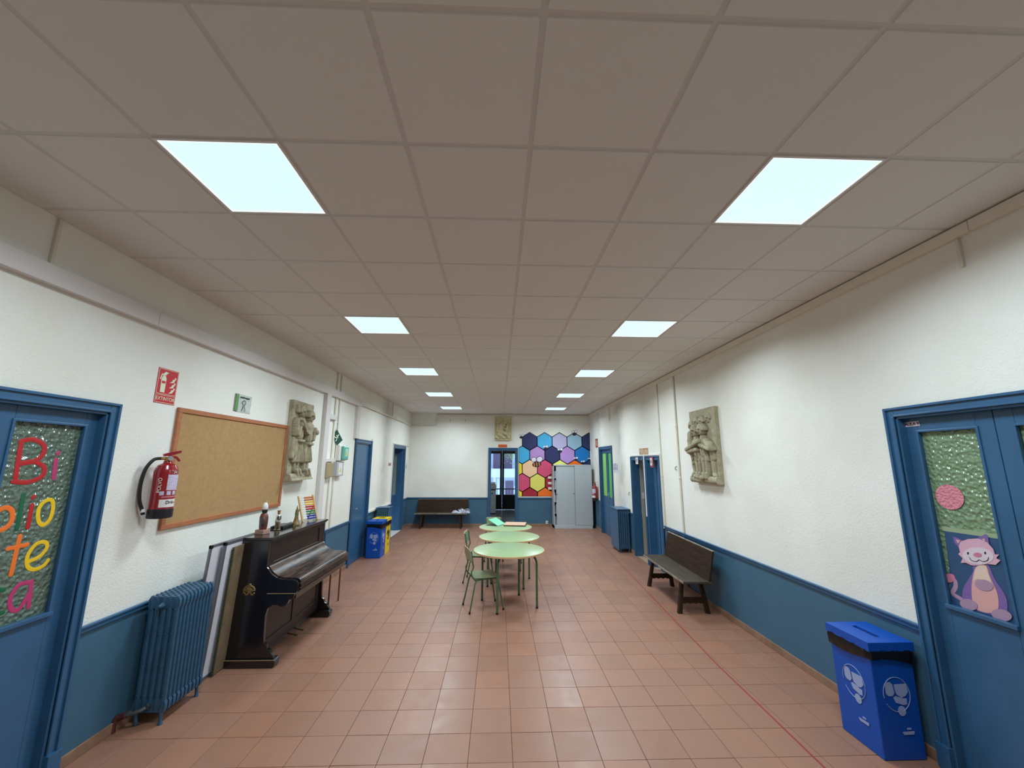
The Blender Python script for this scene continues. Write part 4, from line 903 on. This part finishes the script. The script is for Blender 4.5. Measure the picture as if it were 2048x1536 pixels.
t = thing('document_case', 'flat black case lying on the piano top', 'case', (-2.52, 5.06, TZ)); MB().box(-.06, .085, -.14, .14, 0, .028).build('body', BLACK, t, bevel=.004); MB().box(-.05, .06, -.12, .08, .028, .034).build('folded_sheet', mat('grey_sheet', (96, 92, 88), .5), t)
GLD = mat('tower_gold', (168, 138, 78), .45, metal=.3, var=(30, (110, 96, 70), .4, .6))
t = thing('tower_souvenir', 'golden miniature tower souvenir beside the abacus', 'souvenir', (-2.43, 5.20, TZ), .5)
MB().box(-.042, .042, -.042, .042, 0, .012).lathe([(.055, .012), (.036, .035), (.027, .06), (.022, .085), (.024, .09)], n=4).build('base', GLD, t)
MB().lathe([(.021, .09), (.020, .15), (.022, .153), (.018, .156), (.016, .18), (.018, .182), (.010, .186), (.008, .21), (.002, .232)], n=8).build('tower_shaft', GLD, t)
MB().lathe([(.0215, .125), (.0215, .14)], n=8).lathe([(.0175, .16), (.0175, .168)], n=8).build('green_band', mat('tower_green', (60, 120, 80), .5), t)
# abacus
t = thing('abacus', 'wooden abacus with ten rows of coloured beads', 'abacus', (-2.425, 5.57, TZ), math.radians(0)); t.rotation_euler = (math.radians(0), math.radians(-20), math.radians(-22))
PINE = mat('pale_pine', (206, 168, 112), .5)
MB().box(-.010, .010, -.125, -.107, 0, .335).build('side_post', PINE, t, bevel=.002); MB().box(-.010, .010, .107, .125, 0, .335).build('side_post', PINE, t, bevel=.002)
for s in (-1, 1): MB().tube([(0, s*.105, .20), (-.13, s*.105, .07)], .009, 6).build('prop_leg', PINE, t)
mb = MB()
for k in range(10): mb.cyl((0, -.11, .305-k*.03), (0, .11, .305-k*.03), .0015, n=5)
mb.build('bead_wire', ALU, t)
BC = [(214, 130, 60), (200, 120, 60), (236, 196, 60), (240, 206, 70), (196, 44, 60), (206, 60, 60), (60, 140, 84), (70, 146, 90), (60, 74, 176), (66, 80, 184)]
bm = {}
for k, c in enumerate(BC):
    m = mat(f'bead_{k}', c, .3, coat=.3)
    mb = MB()
    for q in range(10): mb.ball((0, -.028+q*.0138, .305-k*.03), (.012, .0066, .012), 10)
    mb.build('bead_row', m, t, smooth=True)

# ------------------------------------------------------------------ tables and chairs
TOP = mat('pale_green_laminate', (158, 182, 136), .3, spec=.4, var=(3, (148, 172, 126), .4, .7), stretch=(1, 5, 1)); EDGEW = mat('beech_edge', (206, 172, 124), .5)
GRM = mat('green_steel_tube', (74, 104, 78), .35, spec=.5); PLYG = mat('green_plywood', (138, 156, 116), .35, var=(4, (120, 138, 100), .4, .7), stretch=(6, 1, 1)); PLYE = mat('plywood_edge', (196, 158, 120), .5)
def table(label, loc, rz, proto=[None]):
    if proto[0] is None:
        t = thing('round_table', label, 'table', loc, rz, 'round green school tables')
        MB().lathe([(.494, .702), (.496, .704), (.496, .722), (.490, .7245), (.001, .7245)], n=72).build('table_top', TOP, t, smooth=True)
        MB().lathe([(.001, .698), (.497, .698), (.5, .700), (.5, .7215), (.4965, .7228)], n=72).build('top_edge', EDGEW, t, smooth=True)
        for k in range(4):
            a = k*PI/2; p = lambda r, z: (r*math.cos(a), r*math.sin(a), z)
            MB().tube([p(.41, 0), p(.41, .56)]+[p(.41-.10+.10*math.cos(q*PI/12), .56+.10*math.sin(q*PI/12)+.023*q/6) for q in range(1, 7)]+[p(.08, .683)], .0155, 12).build('leg', GRM, t, smooth=True)
            MB().cyl(p(.41, 0), p(.41, .022), .0175, n=12).build('foot_cap', BLACK, t, smooth=True)
        MB().lathe([(.10, .668), (.11, .672), (.11, .696), (.10, .698)], n=20).build('centre_plate', GRM, t)
        proto[0] = t; return t
    t = copy_tree(proto[0]); t.location = loc; t.rotation_euler = (0, 0, rz); t['label'] = label; return t
table('nearest of three round green-topped tables in a row', (.165, 6.10, 0), math.radians(-23))
table('middle round green-topped table of three', (.195, 7.12, 0), math.radians(32))
table('farthest round green table, papers lying on it', (.15, 8.13, 0), math.radians(40))
def chair(label, loc, rz, proto=[None]):
    if proto[0] is None:
        t = thing('school_chair', label, 'chair', loc, rz, 'green school chairs')   # faces +x
        # seat and backrest as bent plywood
        mb = MB(); n = 9; vs = []; pr = [(-.18, .425), (-.15, .420), (-.08, .416), (0, .415), (.08, .417), (.14, .420), (.17, .416), (.185, .405)]
        def slab(pr, ws, th, mb, up=(0, 1)):
            k = len(pr); V = []
            for s in (0, 1):
                for i, (x, z) in enumerate(pr):
                    for yy in (-1, -.6, 0, .6, 1): V.append((x+(th*s)*up[0], yy*ws[i], z+(th*s)*up[1]))
            F = []
            for i in range(k-1):
                for j in range(4):
                    q = i*5+j; F.append((q, q+1, q+6, q+5)); q2 = k*5+q; F.append((q2, q2+5, q2+6, q2+1))
            for i in range(k-1): F.append((i*5, (i+1)*5, k*5+(i+1)*5, k*5+i*5)); F.append((i*5+4, k*5+i*5+4, k*5+(i+1)*5+4, (i+1)*5+4))
            for j in range(4): F.append((j, k*5+j, k*5+j+1, j+1)); q = (k-1)*5+j; F.append((q, q+1, k*5+q+1, k*5+q))
            return mb.add(V, F)
        slab(pr, [.15, .17, .178, .182, .185, .185, .175, .15], .009, mb).build('seat', PLYG, t, smooth=True)
        mb = MB(); bk = [(-.205, .615), (-.210, .63), (-.220, .70), (-.232, .765), (-.238, .78)]
        slab(bk, [.15, .165, .17, .165, .14], .010, mb, (-1, 0)).build('backrest', PLYG, t, smooth=True)
        mb = MB(); slab([(-.2385, .779), (-.240, .784)], [.145, .14], .009, mb, (-1, 0)).build('backrest_edge', PLYE, t)
        for s in (-1, 1):
            y = s*.155
            MB().tube(smoothline([(-.222, y, .765), (-.208, y, .66), (-.19, y, .56), (-.215, y, .50), (-.20, y, .44), (-.16, y, .405), (-.10, y, .402)], 5), .010, 10).build('back_upright', GRM, t, smooth=True)
            MB().tube(smoothline([(-.10, y, .402), (.02, y, .402), (.12, y, .402), (.15, y, .385), (.165, y*1.03, .33)], 5)+[(.225, y*1.18, .012)], .010, 10).build('leg', GRM, t, smooth=True)
            MB().tube([(-.08, y, .400), (-.14, y, .392), (-.165, y*1.03, .35), (-.235, y*1.18, .012)], .010, 10).build('leg', GRM, t, smooth=True)
            for x in (-.236, .226): MB().cyl((x, y*1.182, 0), (x*.995, y*1.18, .03), .0125, n=10).build('foot_cap', BLACK, t, smooth=True)
        MB().tube([(-.15, -.155, .385), (-.15, .155, .385)], .009, 8).tube([(.11, -.155, .402), (.11, .155, .402)], .009, 8).build('cross_tube', GRM, t, smooth=True)
        proto[0] = t; return t
    t = copy_tree(proto[0]); t.location = loc; t.rotation_euler = (0, 0, rz); t['label'] = label; return t
chair('green school chair drawn up to the left of the nearest table', (-.185, 5.985, 0), math.radians(18))
chair('green school chair left of the middle table, seen edge-on', (-.30, 7.25, 0), math.radians(-6))
chair('green school chair at the back of the farthest table', (-.08, 8.75, 0), math.radians(-88))
# papers
t = thing('green_folder', 'open green folder lying propped on the farthest table', 'folder', (.02, 8.32, .7245), math.radians(-28))
MB().add([(-.20, -.16, .006), (.06, -.16, .002), (.06, .16, .002), (-.20, .16, .006), (-.20, -.16, .009), (.06, -.16, .005), (.06, .16, .005), (-.20, .16, .009)], [(0, 3, 2, 1), (4, 5, 6, 7), (0, 1, 5, 4), (1, 2, 6, 5), (2, 3, 7, 6), (3, 0, 4, 7)]).build('back_cover', mat('dark_cover', (36, 60, 54), .5), t)
MB().add([(.06, -.16, .006), (.06, .16, .006), (-.15, .16, .11), (-.15, -.16, .11), (.064, -.16, .009), (.064, .16, .009), (-.146, .16, .114), (-.146, -.16, .114)], [(0, 3, 2, 1), (4, 5, 6, 7), (0, 1, 5, 4), (1, 2, 6, 5), (2, 3, 7, 6), (3, 0, 4, 7)]).build('front_cover', mat('mint_green_cover', (110, 206, 160), .4), t)
t = thing('card_folder', 'stack of pinkish brown card folders on the farthest table', 'folder', (.34, 8.33, .7245), math.radians(-8))
MB().box(-.20, .22, -.20, .20, 0, .02).build('folder_stack', mat('dark_folder', (58, 48, 44), .6), t); MB().box(-.20, .21, -.205, .195, .02, .026).build('top_folder', mat('kraft_folder', (212, 172, 144), .6), t)
# ------------------------------------------------------------------ benches
DWOOD = mat('dark_bench_wood', (62, 43, 30), .6, spec=.15, var=(7, (38, 27, 20), .35, .68), bump=(30, .3, .004), stretch=(.6, 5, 5)); GWOOD = mat('greyed_seat_wood', (80, 70, 58), .55, spec=.3, var=(5, (48, 40, 33), .35, .7), bump=(30, .3, .004), stretch=(.6, 5, 5)); LEDGE = mat('worn_light_edge', (150, 138, 122), .6, var=(9, (96, 84, 72), .4, .65))
def bench(label, loc, rz, proto=[None]):
    if proto[0] is None:
        t = thing('wooden_bench', label, 'bench', loc, rz, 'old dark wooden benches')   # length along x, back at +y
        L = .78
        MB().box(-L, L, -.205, .16, .405, .435).build('seat', GWOOD, t, bevel=.006); MB().box(-L, L, -.215, -.205, .407, .433).build('seat_edge', LEDGE, t, bevel=.003)
        mb = MB(); mb.ext([(.125, .436), (.150, .436), (.225, .80), (.200, .80)], -L+.03, L-.0, 'x'); mb.build('backrest', DWOOD, t, bevel=.004)
        MB().ext([(.199, .801), (.226, .801), (.227, .807), (.200, .807)], -L+.03, L, 'x').build('backrest_edge', LEDGE, t)
        for sx in (-1, 1):
            for sy in (-1, 1):
                x = sx*(L-.23); a = Vector((x, sy*.12-.015, .405)); b = Vector((x+sx*.04, sy*.185-.02, 0)); w = .027; V = []
                for p, k in ((b, 1.1), (a, .9)):
                    for dx, dy in ((-w, -w*.6), (-w*.6, -w), (w*.6, -w), (w, -w*.6), (w, w*.6), (w*.6, w), (-w*.6, w), (-w, w*.6)): V.append((p.x+dx*k, p.y+dy*k, p.z))
                MB().add(V, [tuple(range(7, -1, -1)), tuple(range(8, 16))]+[(i, (i+1) % 8, 8+(i+1) % 8, 8+i) for i in range(8)]).build('leg', DWOOD, t)
            x = sx*(L-.20); pr = [(-.165, .19), (.125, .19), (.125, .125)]+[(.125-.29*q/16, .128-.012*abs(math.sin(q*PI/4))-(.0 if 3 < q < 13 else -.0)) for q in range(1, 16)]+[(-.165, .125)]
            MB().ext(pr, x-.014, x+.014, 'x').build('scalloped_stretcher', DWOOD, t, bevel=.002)
        proto[0] = t; return t
    t = copy_tree(proto[0]); t.location = loc; t.rotation_euler = (0, 0, rz); t['label'] = label; return t
bench('dark wooden bench with backrest along the near right wall', (2.62, 6.30, 0), math.radians(-91.5))
bench('dark wooden bench against the back wall with clothes on it', (-1.68, 12.72, 0), math.radians(0))
CL = mat('pale_grey_cloth', (196, 200, 212), .9, var=(20, (120, 124, 138), .5, .6)); CLD = mat('dark_cloth', (44, 44, 50), .9)
t = thing('crumpled_clothes', 'crumpled pale grey and dark garment on the far bench', 'clothes', (-1.10, 12.68, .437))
def cloth(W, D, hh, seed):
    mb = MB(); n = 26; V = []; r = random.Random(seed); ph = [r.uniform(0, 6) for _ in range(6)]
    for i in range(n):
        for j in range(14):
            u, v = i/(n-1)*2-1, j/13*2-1; e = max(0, 1-u*u)*max(0, 1-v*v)
            z = hh*e**.6*(.45+.3*math.sin(u*7+ph[0]+v*3)+.25*math.sin(v*9+u*4+ph[1])); V.append((u*W, v*D*(1+.2*math.sin(u*5+ph[2])), max(0.002, z)))
    mb.add(V, [(i*14+j, (i+1)*14+j, (i+1)*14+j+1, i*14+j+1) for i in range(n-1) for j in range(13)]); return mb
cloth(.27, .13, .13, 3).build('pale_garment', CL, t, smooth=True)
o = cloth(.12, .10, .16, 8).build('dark_garment', CLD, t, smooth=True, loc=(-.02, .03, 0))
MB().tube(smoothline([(.05, -.1, .06), (.14, -.12, .10), (.22, -.08, .11), (.25, 0, .05), (.16, -.06, .02), (.02, -.12, .01), (-.2, -.14, .008)], 5), .011, 8).build('trailing_sleeve', CL, t, smooth=True)
# ------------------------------------------------------------------ recycling bins
BBL = mat('bin_blue', (6, 76, 172), .42, spec=.4); BYL = mat('bin_yellow', (232, 196, 26), .42); BAG = mat('black_bin_bag', (10, 10, 12), .28, spec=.4); PRN = mat('bin_print_pale', (150, 166, 206), .5); PRK = mat('bin_print_black', (36, 36, 30), .5)
def decal(o, ax, face, c, s, m):
    # ax maps (a, z) on the bin face; drawing of packaging in a ring, recycling disc and two bars of small print
    P = lambda a, z: (c+a*s, z) if ax == 'y' else (c+a*s, z)
    def poly(pts, nm):
        pts = [P(a, z) for a, z in pts]
        if ax == 'y': MB().ext(pts, face-.0012, face, 'y').build(nm, m, o)
        else: MB().ext(pts, face-.0012, face, 'x').build(nm, m, o)
    mb = MB(); pr = []
    for seg in (range(-72, 200, 8), range(212, 272, 8)):
        q = []
        for d in seg:
            a = math.radians(d); aa, zz = P(.093*math.cos(a), .395+.105*math.sin(a)); q.append((aa, face-.0005, zz) if ax == 'y' else (face-.0005, aa, zz))
        pr.append(q)
    for q in pr: mb.tube(q, .0022, 5)
    mb.build('printed_ring', m, o)
    poly([(-.075, .40), (-.06, .385), (-.03, .385), (-.015, .405), (-.022, .455), (-.035, .47), (-.06, .47), (-.075, .45)], 'printed_bottle')
    poly([(-.012, .455), (.075, .46), (.082, .41), (.06, .385), (.03, .375), (-.002, .395), (-.008, .42)], 'printed_box')
    poly([(-.028, .375), (-.01, .385), (.04, .372), (.065, .37), (.062, .335), (.04, .33), (-.015, .345)], 'printed_carton')
    poly([(.02+.028*math.cos(2*PI*k/16), .295+.03*math.sin(2*PI*k/16)) for k in range(16)], 'printed_disc')
    poly([(.0, .17), (.085, .175), (.08, .155), (.01, .153)], 'printed_name'); poly([(.035, .183), (.065, .184), (.064, .195), (.036, .194)], 'printed_logo')
def bin_(label, loc, rz, bm, pm, slot, group='cardboard-style recycling bins'):
    t = thing('recycling_bin', label, 'bin', loc, rz, group)   # local: x 0..W (away from the room), y 0..D along the wall
    W, D, h = .30, .345, .66
    MB().add([(.004, .004, 0), (W-.004, .004, 0), (W-.004, D-.004, 0), (.004, D-.004, 0), (0, 0, h), (W, 0, h), (W, D, h), (0, D, h)], [(0, 3, 2, 1), (4, 5, 6, 7), (0, 1, 5, 4), (1, 2, 6, 5), (2, 3, 7, 6), (3, 0, 4, 7)]).build('bin_body', bm, t, bevel=.006)
    o = MB(); a, b, c, d = -.014, W+.014, -.014, D+.014; z0, z1 = .665, .722
    if slot: sx0, sx1, sy0, sy1 = W*.44, W*.56, D*.22, D*.82
    else: sx0, sx1, sy0, sy1 = W*.25, W*.75, D*.28, D*.72
    for x0, x1, yy0, yy1 in ((a, sx0, c, d), (sx1, b, c, d), (sx0, sx1, c, sy0), (sx0, sx1, sy1, d)): o.box(x0, x1, yy0, yy1, z1-.012, z1)
    o.box(a, a+.008, c, d, z0, z1-.012).box(b-.008, b, c, d, z0, z1-.012).box(a+.008, b-.008, c, c+.008, z0, z1-.012).box(a+.008, b-.008, d-.008, d, z0, z1-.012)
    o.build('lid', bm, t); MB().box(sx0-.01, sx1+.01, sy0-.01, sy1+.01, z1-.02, z1-.0125).build('opening', BLACK, t)
    # crumpled bag rim hanging out below the lid
    mb = MB(); rnd = random.Random(4); per = []
    for k in range(20): per.append((-.006, D*(1-k/20), (0, -1)))
    for k in range(20): per.append((W*k/20, -.006, (1, 0)))
    for k in range(14): per.append((W+.006, D*k/14, (1, 0)))
    for k in range(14): per.append((W*(1-k/14), D+.006, (0, 1)))
    n = len(per); V = []
    for lv in range(5):
        for k, (x, y, _) in enumerate(per):
            hang = (.068 if x < 0 else .078)+.022*math.sin(k*.16+.6); z = .672-hang*lv/4
            off = .004+.010*abs(math.sin(k*.55+lv*1.2))*(1 if 0 < lv < 4 else .5)
            dx = -off if x < .0 else (off if x > W else 0); dy = -off if y < 0 else (off if y > D else 0)
            V.append((x+dx, y+dy, z))
    mb.add(V, [(l*n+k, l*n+(k+1) % n, (l+1)*n+(k+1) % n, (l+1)*n+k) for l in range(4) for k in range(n)]); mb.build('bag_rim', BAG, t, smooth=True)
    return t
t = bin_('blue recycling bin with slotted lid beside the right classroom door', (2.585, 3.03, 0), 0, BBL, PRN, True)
decal(t, 'y', .0, .15, 1.0, PRN); decal(t, 'x', .0, .17, -1.0, PRN)
t = bin_('blue recycling bin in front of the yellow one on the left', (-2.685, 8.84, 0), 0, BBL, PRN, True)
decal(t, 'y', .0, .15, 1.0, PRN)
k = empty('tmp'); bpy.data.objects.remove(k)
def side_decal(t, m):   # print on the room-facing side (x = W) for bins standing on the left
    n0 = set(bpy.data.objects); decal(t, 'x', .0, .17, 1.0, m)
    for o in set(bpy.data.objects)-n0: o.location = (.3015, 0, 0)
side_decal(t, PRN)
t = bin_('yellow recycling bin with round opening on the left', (-2.685, 9.215, 0), 0, BYL, PRK, False); side_decal(t, PRK)
# ------------------------------------------------------------------ cabinet by the back wall
CAB = mat('pale_grey_steel', (186, 193, 196), .4, spec=.5); CABD = mat('grey_steel_door', (178, 187, 192), .42, spec=.5)
t = thing('metal_cabinet', 'tall grey sliding-door metal cabinet in the back corner', 'cabinet', (2.255, 12.53, 0))
mb = MB(); w = .585
mb.box(-w, -w+.02, 0, .42, 0, 1.85).box(w-.02, w, 0, .42, 0, 1.85).box(-w, w, 0, .42, 1.82, 1.85).box(-w, w, 0, .42, 0, .09).box(-w, w, .4, .42, .09, 1.82).build('carcass', CAB, t, bevel=.002)
MB().box(-.50, .075, .018, .032, .09, 1.815).build('sliding_door', CABD, t, bevel=.002); o = MB().box(.06, w-.022, -.004, .012, .09, 1.815).build('sliding_door', CABD, t, bevel=.002); MB().box(.053, .06, -.006, .014, .09, 1.815).build('edge_strip', mat('dark_steel_edge', (96, 104, 110), .4), o)
mb = MB()
for x, z in ((-.485, .98), (.02, 1.0), (w-.04, .98)): mb.cyl((x, .02, z), (x, -.002, z), .012, n=10)
mb.build('lock', BLACK, t, smooth=True)
for z in (.42, .75, 1.12, 1.45): MB().box(-w+.02, w-.02, .05, .4, z, z+.015).build('shelf', CAB, t)
rnd = random.Random(9)
fc = [(200, 200, 205), (120, 130, 150), (60, 60, 66), (176, 170, 160), (90, 100, 96)]
fm = [mat(f'binder_{i}', c, .5) for i, c in enumerate(fc)]
for si, z in enumerate((.435, .765, 1.135, 1.465, .09)):
    x = -.555; k = 0
    while x < -.50:
        ww = rnd.uniform(.018, .03); o = MB().box(x, x+ww-.002, .07, .3, 0, rnd.uniform(.16, .26)).build('binder', fm[rnd.randrange(5)], None, loc=(2.255, 12.53, z))
        tag(o, 'document folders seen through the open side of the grey cabinet', 'folder', 'folders in the cabinet'); x += ww; k += 1
tag(MB().ext([(0, 0), (.012, 0), (.012, 1.0), (0, 1.0)], 12.55, 12.93, 'y').build('black_strip', BLACK, None, loc=(2.872, 0, 0)), 'narrow black strip standing between grey cabinet and right wall', 'board')  # thin upright black strip filling the gap beside the cabinet
# ------------------------------------------------------------------ honeycomb mural
t = thing('honeycomb_mural', 'honeycomb mural of coloured hexagons with small bees on the back wall', 'mural', (0, YB, 0))
MX0, MX1, MZ0, MZ1 = .64, 2.925, .875, 2.9
c0 = on_y(1059.4, 882.7, YB); hw = .477; rr = hw/math.sqrt(3)
def clip(poly, f, val, keep):   # Sutherland-Hodgman against one axis line
    out = []
    for i in range(len(poly)):
        a, b = poly[i], poly[(i+1) % len(poly)]; ia, ib = keep*(a[f]-val) >= 0, keep*(b[f]-val) >= 0
        if ia: out.append(a)
        if ia != ib: s = (val-a[f])/(b[f]-a[f]); out.append(tuple(a[q]+s*(b[q]-a[q]) for q in (0, 1)))
    return out
HX = {k: mat('mural_'+k, v, .6) for k, v in dict(navy=(34, 42, 92), sky=(66, 172, 222), lilac=(184, 178, 214), pale=(152, 186, 208), violet=(184, 140, 204), strong=(0, 116, 190), peach=(244, 200, 158), rose=(212, 76, 116), yellow=(228, 220, 104), lemon=(236, 232, 130), gold=(246, 218, 50), orange=(242, 112, 24), crimson=(164, 30, 52), black=(24, 22, 44)).items()}
rows_ = [(0, 0, ['navy', 'sky', 'lilac', 'pale', 'navy']), (1, -.5, ['sky', 'violet', 'navy', 'violet', 'strong']), (2, -1, ['gold', 'peach', 'rose', 'lemon', 'orange', 'navy']),
         (3, -.5, ['rose', 'yellow', 'crimson', 'gold', 'rose']), (4, -1, ['gold', 'crimson', 'orange', 'peach', 'yellow', 'rose'])]
bgp = []
for rw, off, cs in rows_:
    for k, cn in enumerate(cs):
        cx = c0.x+(off+k)*hw; cz = c0.z-rw*rr*1.545
        for R, dy0, dy1, nm, m in ((rr*1.03, -.0010, 0, 'hexagon_outline', HX['black']), (rr*.945, -.0025, -.0010, 'hexagon', HX[cn])):
            R2 = R*1.02 if nm == 'hexagon_outline' else R
            p = [(cx+R2*math.sin(q*PI/3), cz+R2*1.03*math.cos(q*PI/3)) for q in range(6)]
            ins = 0 if nm == 'hexagon_outline' else .01
            for f, v, kp in ((0, MX0+ins, 1), (0, MX1-ins, -1), (1, MZ0+ins, 1)): p = clip(p, f, v, kp) if p else p
            if len(p) > 2: MB().ext(p, dy0, dy1, 'y').build(nm, m, t)
BEEW = mat('bee_wing', (224, 222, 234), .5); BEEO = mat('bee_orange', (196, 120, 60), .5)
def bee(px, py, s, big=False):
    s *= 2.3; c = on_y(px, py, YB); e = -.0032
    def el(dx, dz, a, b, rot, nm, m, k=0):
        pts = [(c.x+s*(dx+a*math.cos(q)*math.cos(rot)-b*math.sin(q)*math.sin(rot)), c.z+s*(dz+a*math.cos(q)*math.sin(rot)+b*math.sin(q)*math.cos(rot))) for q in [2*PI*i/12 for i in range(12)]]
        MB().ext(pts, e-.0006*(k+1), e-.0006*k, 'y').build(nm, m, t)
    el(-.35, .45, .34, .30, 0, 'bee_wing_outline', HX['black']); el(.35, .5, .42, .36, .5, 'bee_wing_outline', HX['black'])
    el(-.35, .45, .29, .25, 0, 'bee_wing', BEEW, 1); el(.35, .5, .36, .30, .5, 'bee_wing', BEEW, 1)
    el(0, -.1, .55, .34, .15, 'bee_body', HX['black'], 2)
    if big:
        for k in (-1, 0, 1): el(k*.3, -.1+.05*k, .08, .27, .15, 'bee_stripe', BEEO, 3)
for a in ((1073.5, 927, .115, True), (1043, 874, .05), (1091, 896.5, .05), (1120, 902.5, .055), (1149, 867.5, .06), (1151.5, 919, .045), (1165.5, 925.5, .04), (1178, 919, .03)): bee(*a)
# ------------------------------------------------------------------ small wall things
for k, (z, nm) in enumerate(((1.45, 'top'), (1.28, 'middle'), (1.12, 'bottom'))):
    t = thing('wall_switch', f'white switch box left of the grey cabinet, {nm} of three', 'switch', (1.62, YB, z), 0, 'switch boxes on the mural'); MB().box(-.06, .055, -.03, 0, -.035, .035).build('housing', WHITE, t, bevel=.005); MB().box(-.02, .02, -.034, -.03, -.015, .015).build('rocker', mat(f'rocker_{k}', (238, 236, 230), .4), t)
t = thing('wall_socket', 'white socket low on the blue part of the back wall', 'socket', (1.51, YB, .115)); MB().box(-.035, .035, -.03, 0, -.05, .04).build('housing', WHITE, t, bevel=.005); MB().cyl((0, -.031, 0), (0, -.029, 0), .018, n=14).build('socket_face', ALF, t)
SB = mat('wooden_letter_sign', (166, 112, 72), .6, var=(30, (206, 176, 140), .45, .55))
t = thing('carved_sign', 'small brown and cream lettered sign over the narrow doorways', 'sign', (XR, 8.22, 2.16)); MB().box(-.012, 0, -.24, .24, -.06, .06).build('plate', SB, t, bevel=.003)
mb = MB()
for k in range(5):
    y = .16-k*.08; stroke(mb, [(-.013, y-.02, -.03), (-.013, y, .03), (-.013, y+.02, -.03)][:: 1 if k % 2 else -1], .006, (1, 0, 0))
mb.build('raised_letters', mat('cream_letters', (226, 212, 186), .5), t, smooth=True)
PINKR = mat('red_card', (160, 50, 60), .5)
t = thing('card_sign', 'white card on the frame of the farther narrow doorway', 'sign', (XR-.034, 8.58, 1.975)); MB().box(-.003, 0, -.085, .06, -.075, .06).build('card', WHITE, t); MB().box(-.0045, -.003, -.03, .02, -.03, .03).build('drawing', ALF, t)
t = thing('card_sign', 'white card on a red card over the nearer narrow doorway', 'sign', (XR-.034, 7.74, 1.96)); MB().box(-.003, 0, -.085, .07, -.115, .08).build('red_backing', PINKR, t); MB().box(-.005, -.003, -.03, .07, -.08, .06).build('card', WHITE, t); MB().box(-.0065, -.005, .0, .04, -.035, .02).build('drawing', ALF, t)
t = thing('paper_drawing', 'white sheet with dark drawn figures beside the far double door', 'notice', (XR-.001, 10.28, 1.80)); MB().box(-.002, 0, -.23, .2, -.12, .11).build('sheet', mat('paper_bluish', (206, 210, 220), .6), t)
mb = MB()
for y in (-.14, -.04, .06, .14): stroke(mb, [(-.003, y-.025, -.05), (-.003, y, .03), (-.003, y+.02, -.05)], .008, (1, 0, 0)); mb.ball((-.003, y, .06), (.001, .02, .02), 8)
mb.box(-.0035, -.0025, -.1, .1, .09, .1); mb.build('drawn_figures', mat('drawing_ink', (60, 66, 92), .6), t)
t = thing('red_wall_sign', 'narrow dark red sign high beside the far double door', 'sign', (XR-.001, 12.2, 2.49)); MB().box(-.003, 0, -.17, .13, -.13, .13).build('sign_plate', mat('dull_red_sign', (150, 60, 50), .5), t); MB().box(-.004, -.003, -.12, .08, -.08, .08).build('sign_symbol', mat('sign_symbol_pale', (196, 140, 120), .5), t)
t = thing('door_plate', 'tiny pink and grey plate beside the recessed left door', 'sign', (XL+.001, 10.72, 1.86)); MB().box(0, .004, -.13, .13, -.035, .04).build('plate', mat('plate_pink', (196, 130, 134), .5), t); MB().box(.004, .005, -.11, .11, -.015, .02).build('plate_text_band', ALF, t)
t = thing('paper_notice', 'white paper notice on the wall right of the recessed left door', 'notice', (XL+.001, 12.62, 1.72)); MB().box(0, .003, -.12, .14, -.14, .2).build('sheet', WHITE, t); MB().box(.003, .004, -.03, .06, .0, .12).build('drawing', ALF, t)
def hook(lab, P, tt, z):
    t = thing('wall_hook', lab, 'hook', (0, 0, 0)); mb = MB(); a = P(-.002, tt, z+.02); b = P(-.03, tt, z); c = P(-.03, tt, z-.03); d = P(-.012, tt, z-.045); mb.tube([a, b, c, d], .006, 6).build('bent_hook', mat('hook_dark', (92, 84, 76), .6) if 'hook_dark' not in MATS else MATS['hook_dark'], t, smooth=True)
hook('left of two small dark hooks high on the back wall', PB, -1.54, 3.24); hook('right of two small dark hooks high on the back wall', PB, -1.06, 3.24)
hook('old iron fixing on the right wall between conduit and relief', PR, 6.72, 1.86); hook('dark peg on the wall near the farther narrow doorway', PR, 9.25, 1.26)

# ------------------------------------------------------------------ sub-parts go under the part they belong to
def stem_(o): return o.name.split('.')[0]
NEST = {'round_table': {'foot_cap': 'leg', 'top_edge': 'table_top'}, 'school_chair': {'foot_cap': 'leg', 'backrest_edge': 'backrest'}, 'wooden_bench': {'seat_edge': 'seat', 'backrest_edge': 'backrest'},
        'recycling_bin': {'opening': 'lid'}, 'metal_cabinet': {'lock': 'sliding_door'}, 'fire_extinguisher': {'hose_clip': 'hose', 'handle': 'valve', 'pressure_gauge': 'valve', 'instruction_label': 'cylinder', 'maker_label': 'cylinder', 'pictogram': 'cylinder', 'label_word': 'cylinder', 'printed_line': 'cylinder'},
        'piano': {'lid_moulding': 'keyboard_lid', 'panel_moulding': 'upper_panel'}, 'ceiling_light': {'glowing_rim': 'diffuser'}, 'fire_sign': {'sign_border': 'sign_plate', 'symbol_band': 'extinguisher_symbol'}, 'exit_sign': {'running_man': 'sign_plate'},
        'alarm_box': {'cover_label': 'green_cover', 'warning_triangle': 'green_cover'}, 'meter_box': {'box_label': 'housing', 'warning_triangle': 'housing'}, 'photocopier': {'control_panel': 'body', 'drawer_handle': 'body'}, 'statuette': {'hat_ornament': 'white_hat'}}
allo = list(bpy.data.objects)
for o in allo:
    p = o.parent
    if p is None or p.parent is not None or stem_(p) not in NEST: continue
    tgt = NEST[stem_(p)].get(stem_(o))
    if not tgt: continue
    c = [q for q in allo if q.parent == p and stem_(q) == tgt]
    if not c: continue
    def centre(q):
        v = [Vector(w) for w in q.bound_box]; return sum(v, Vector())/8
    co = centre(o); best = min(c, key=lambda q: (centre(q).xy-co.xy).length if tgt == 'leg' else (centre(q)-co).length)
    o.parent = best
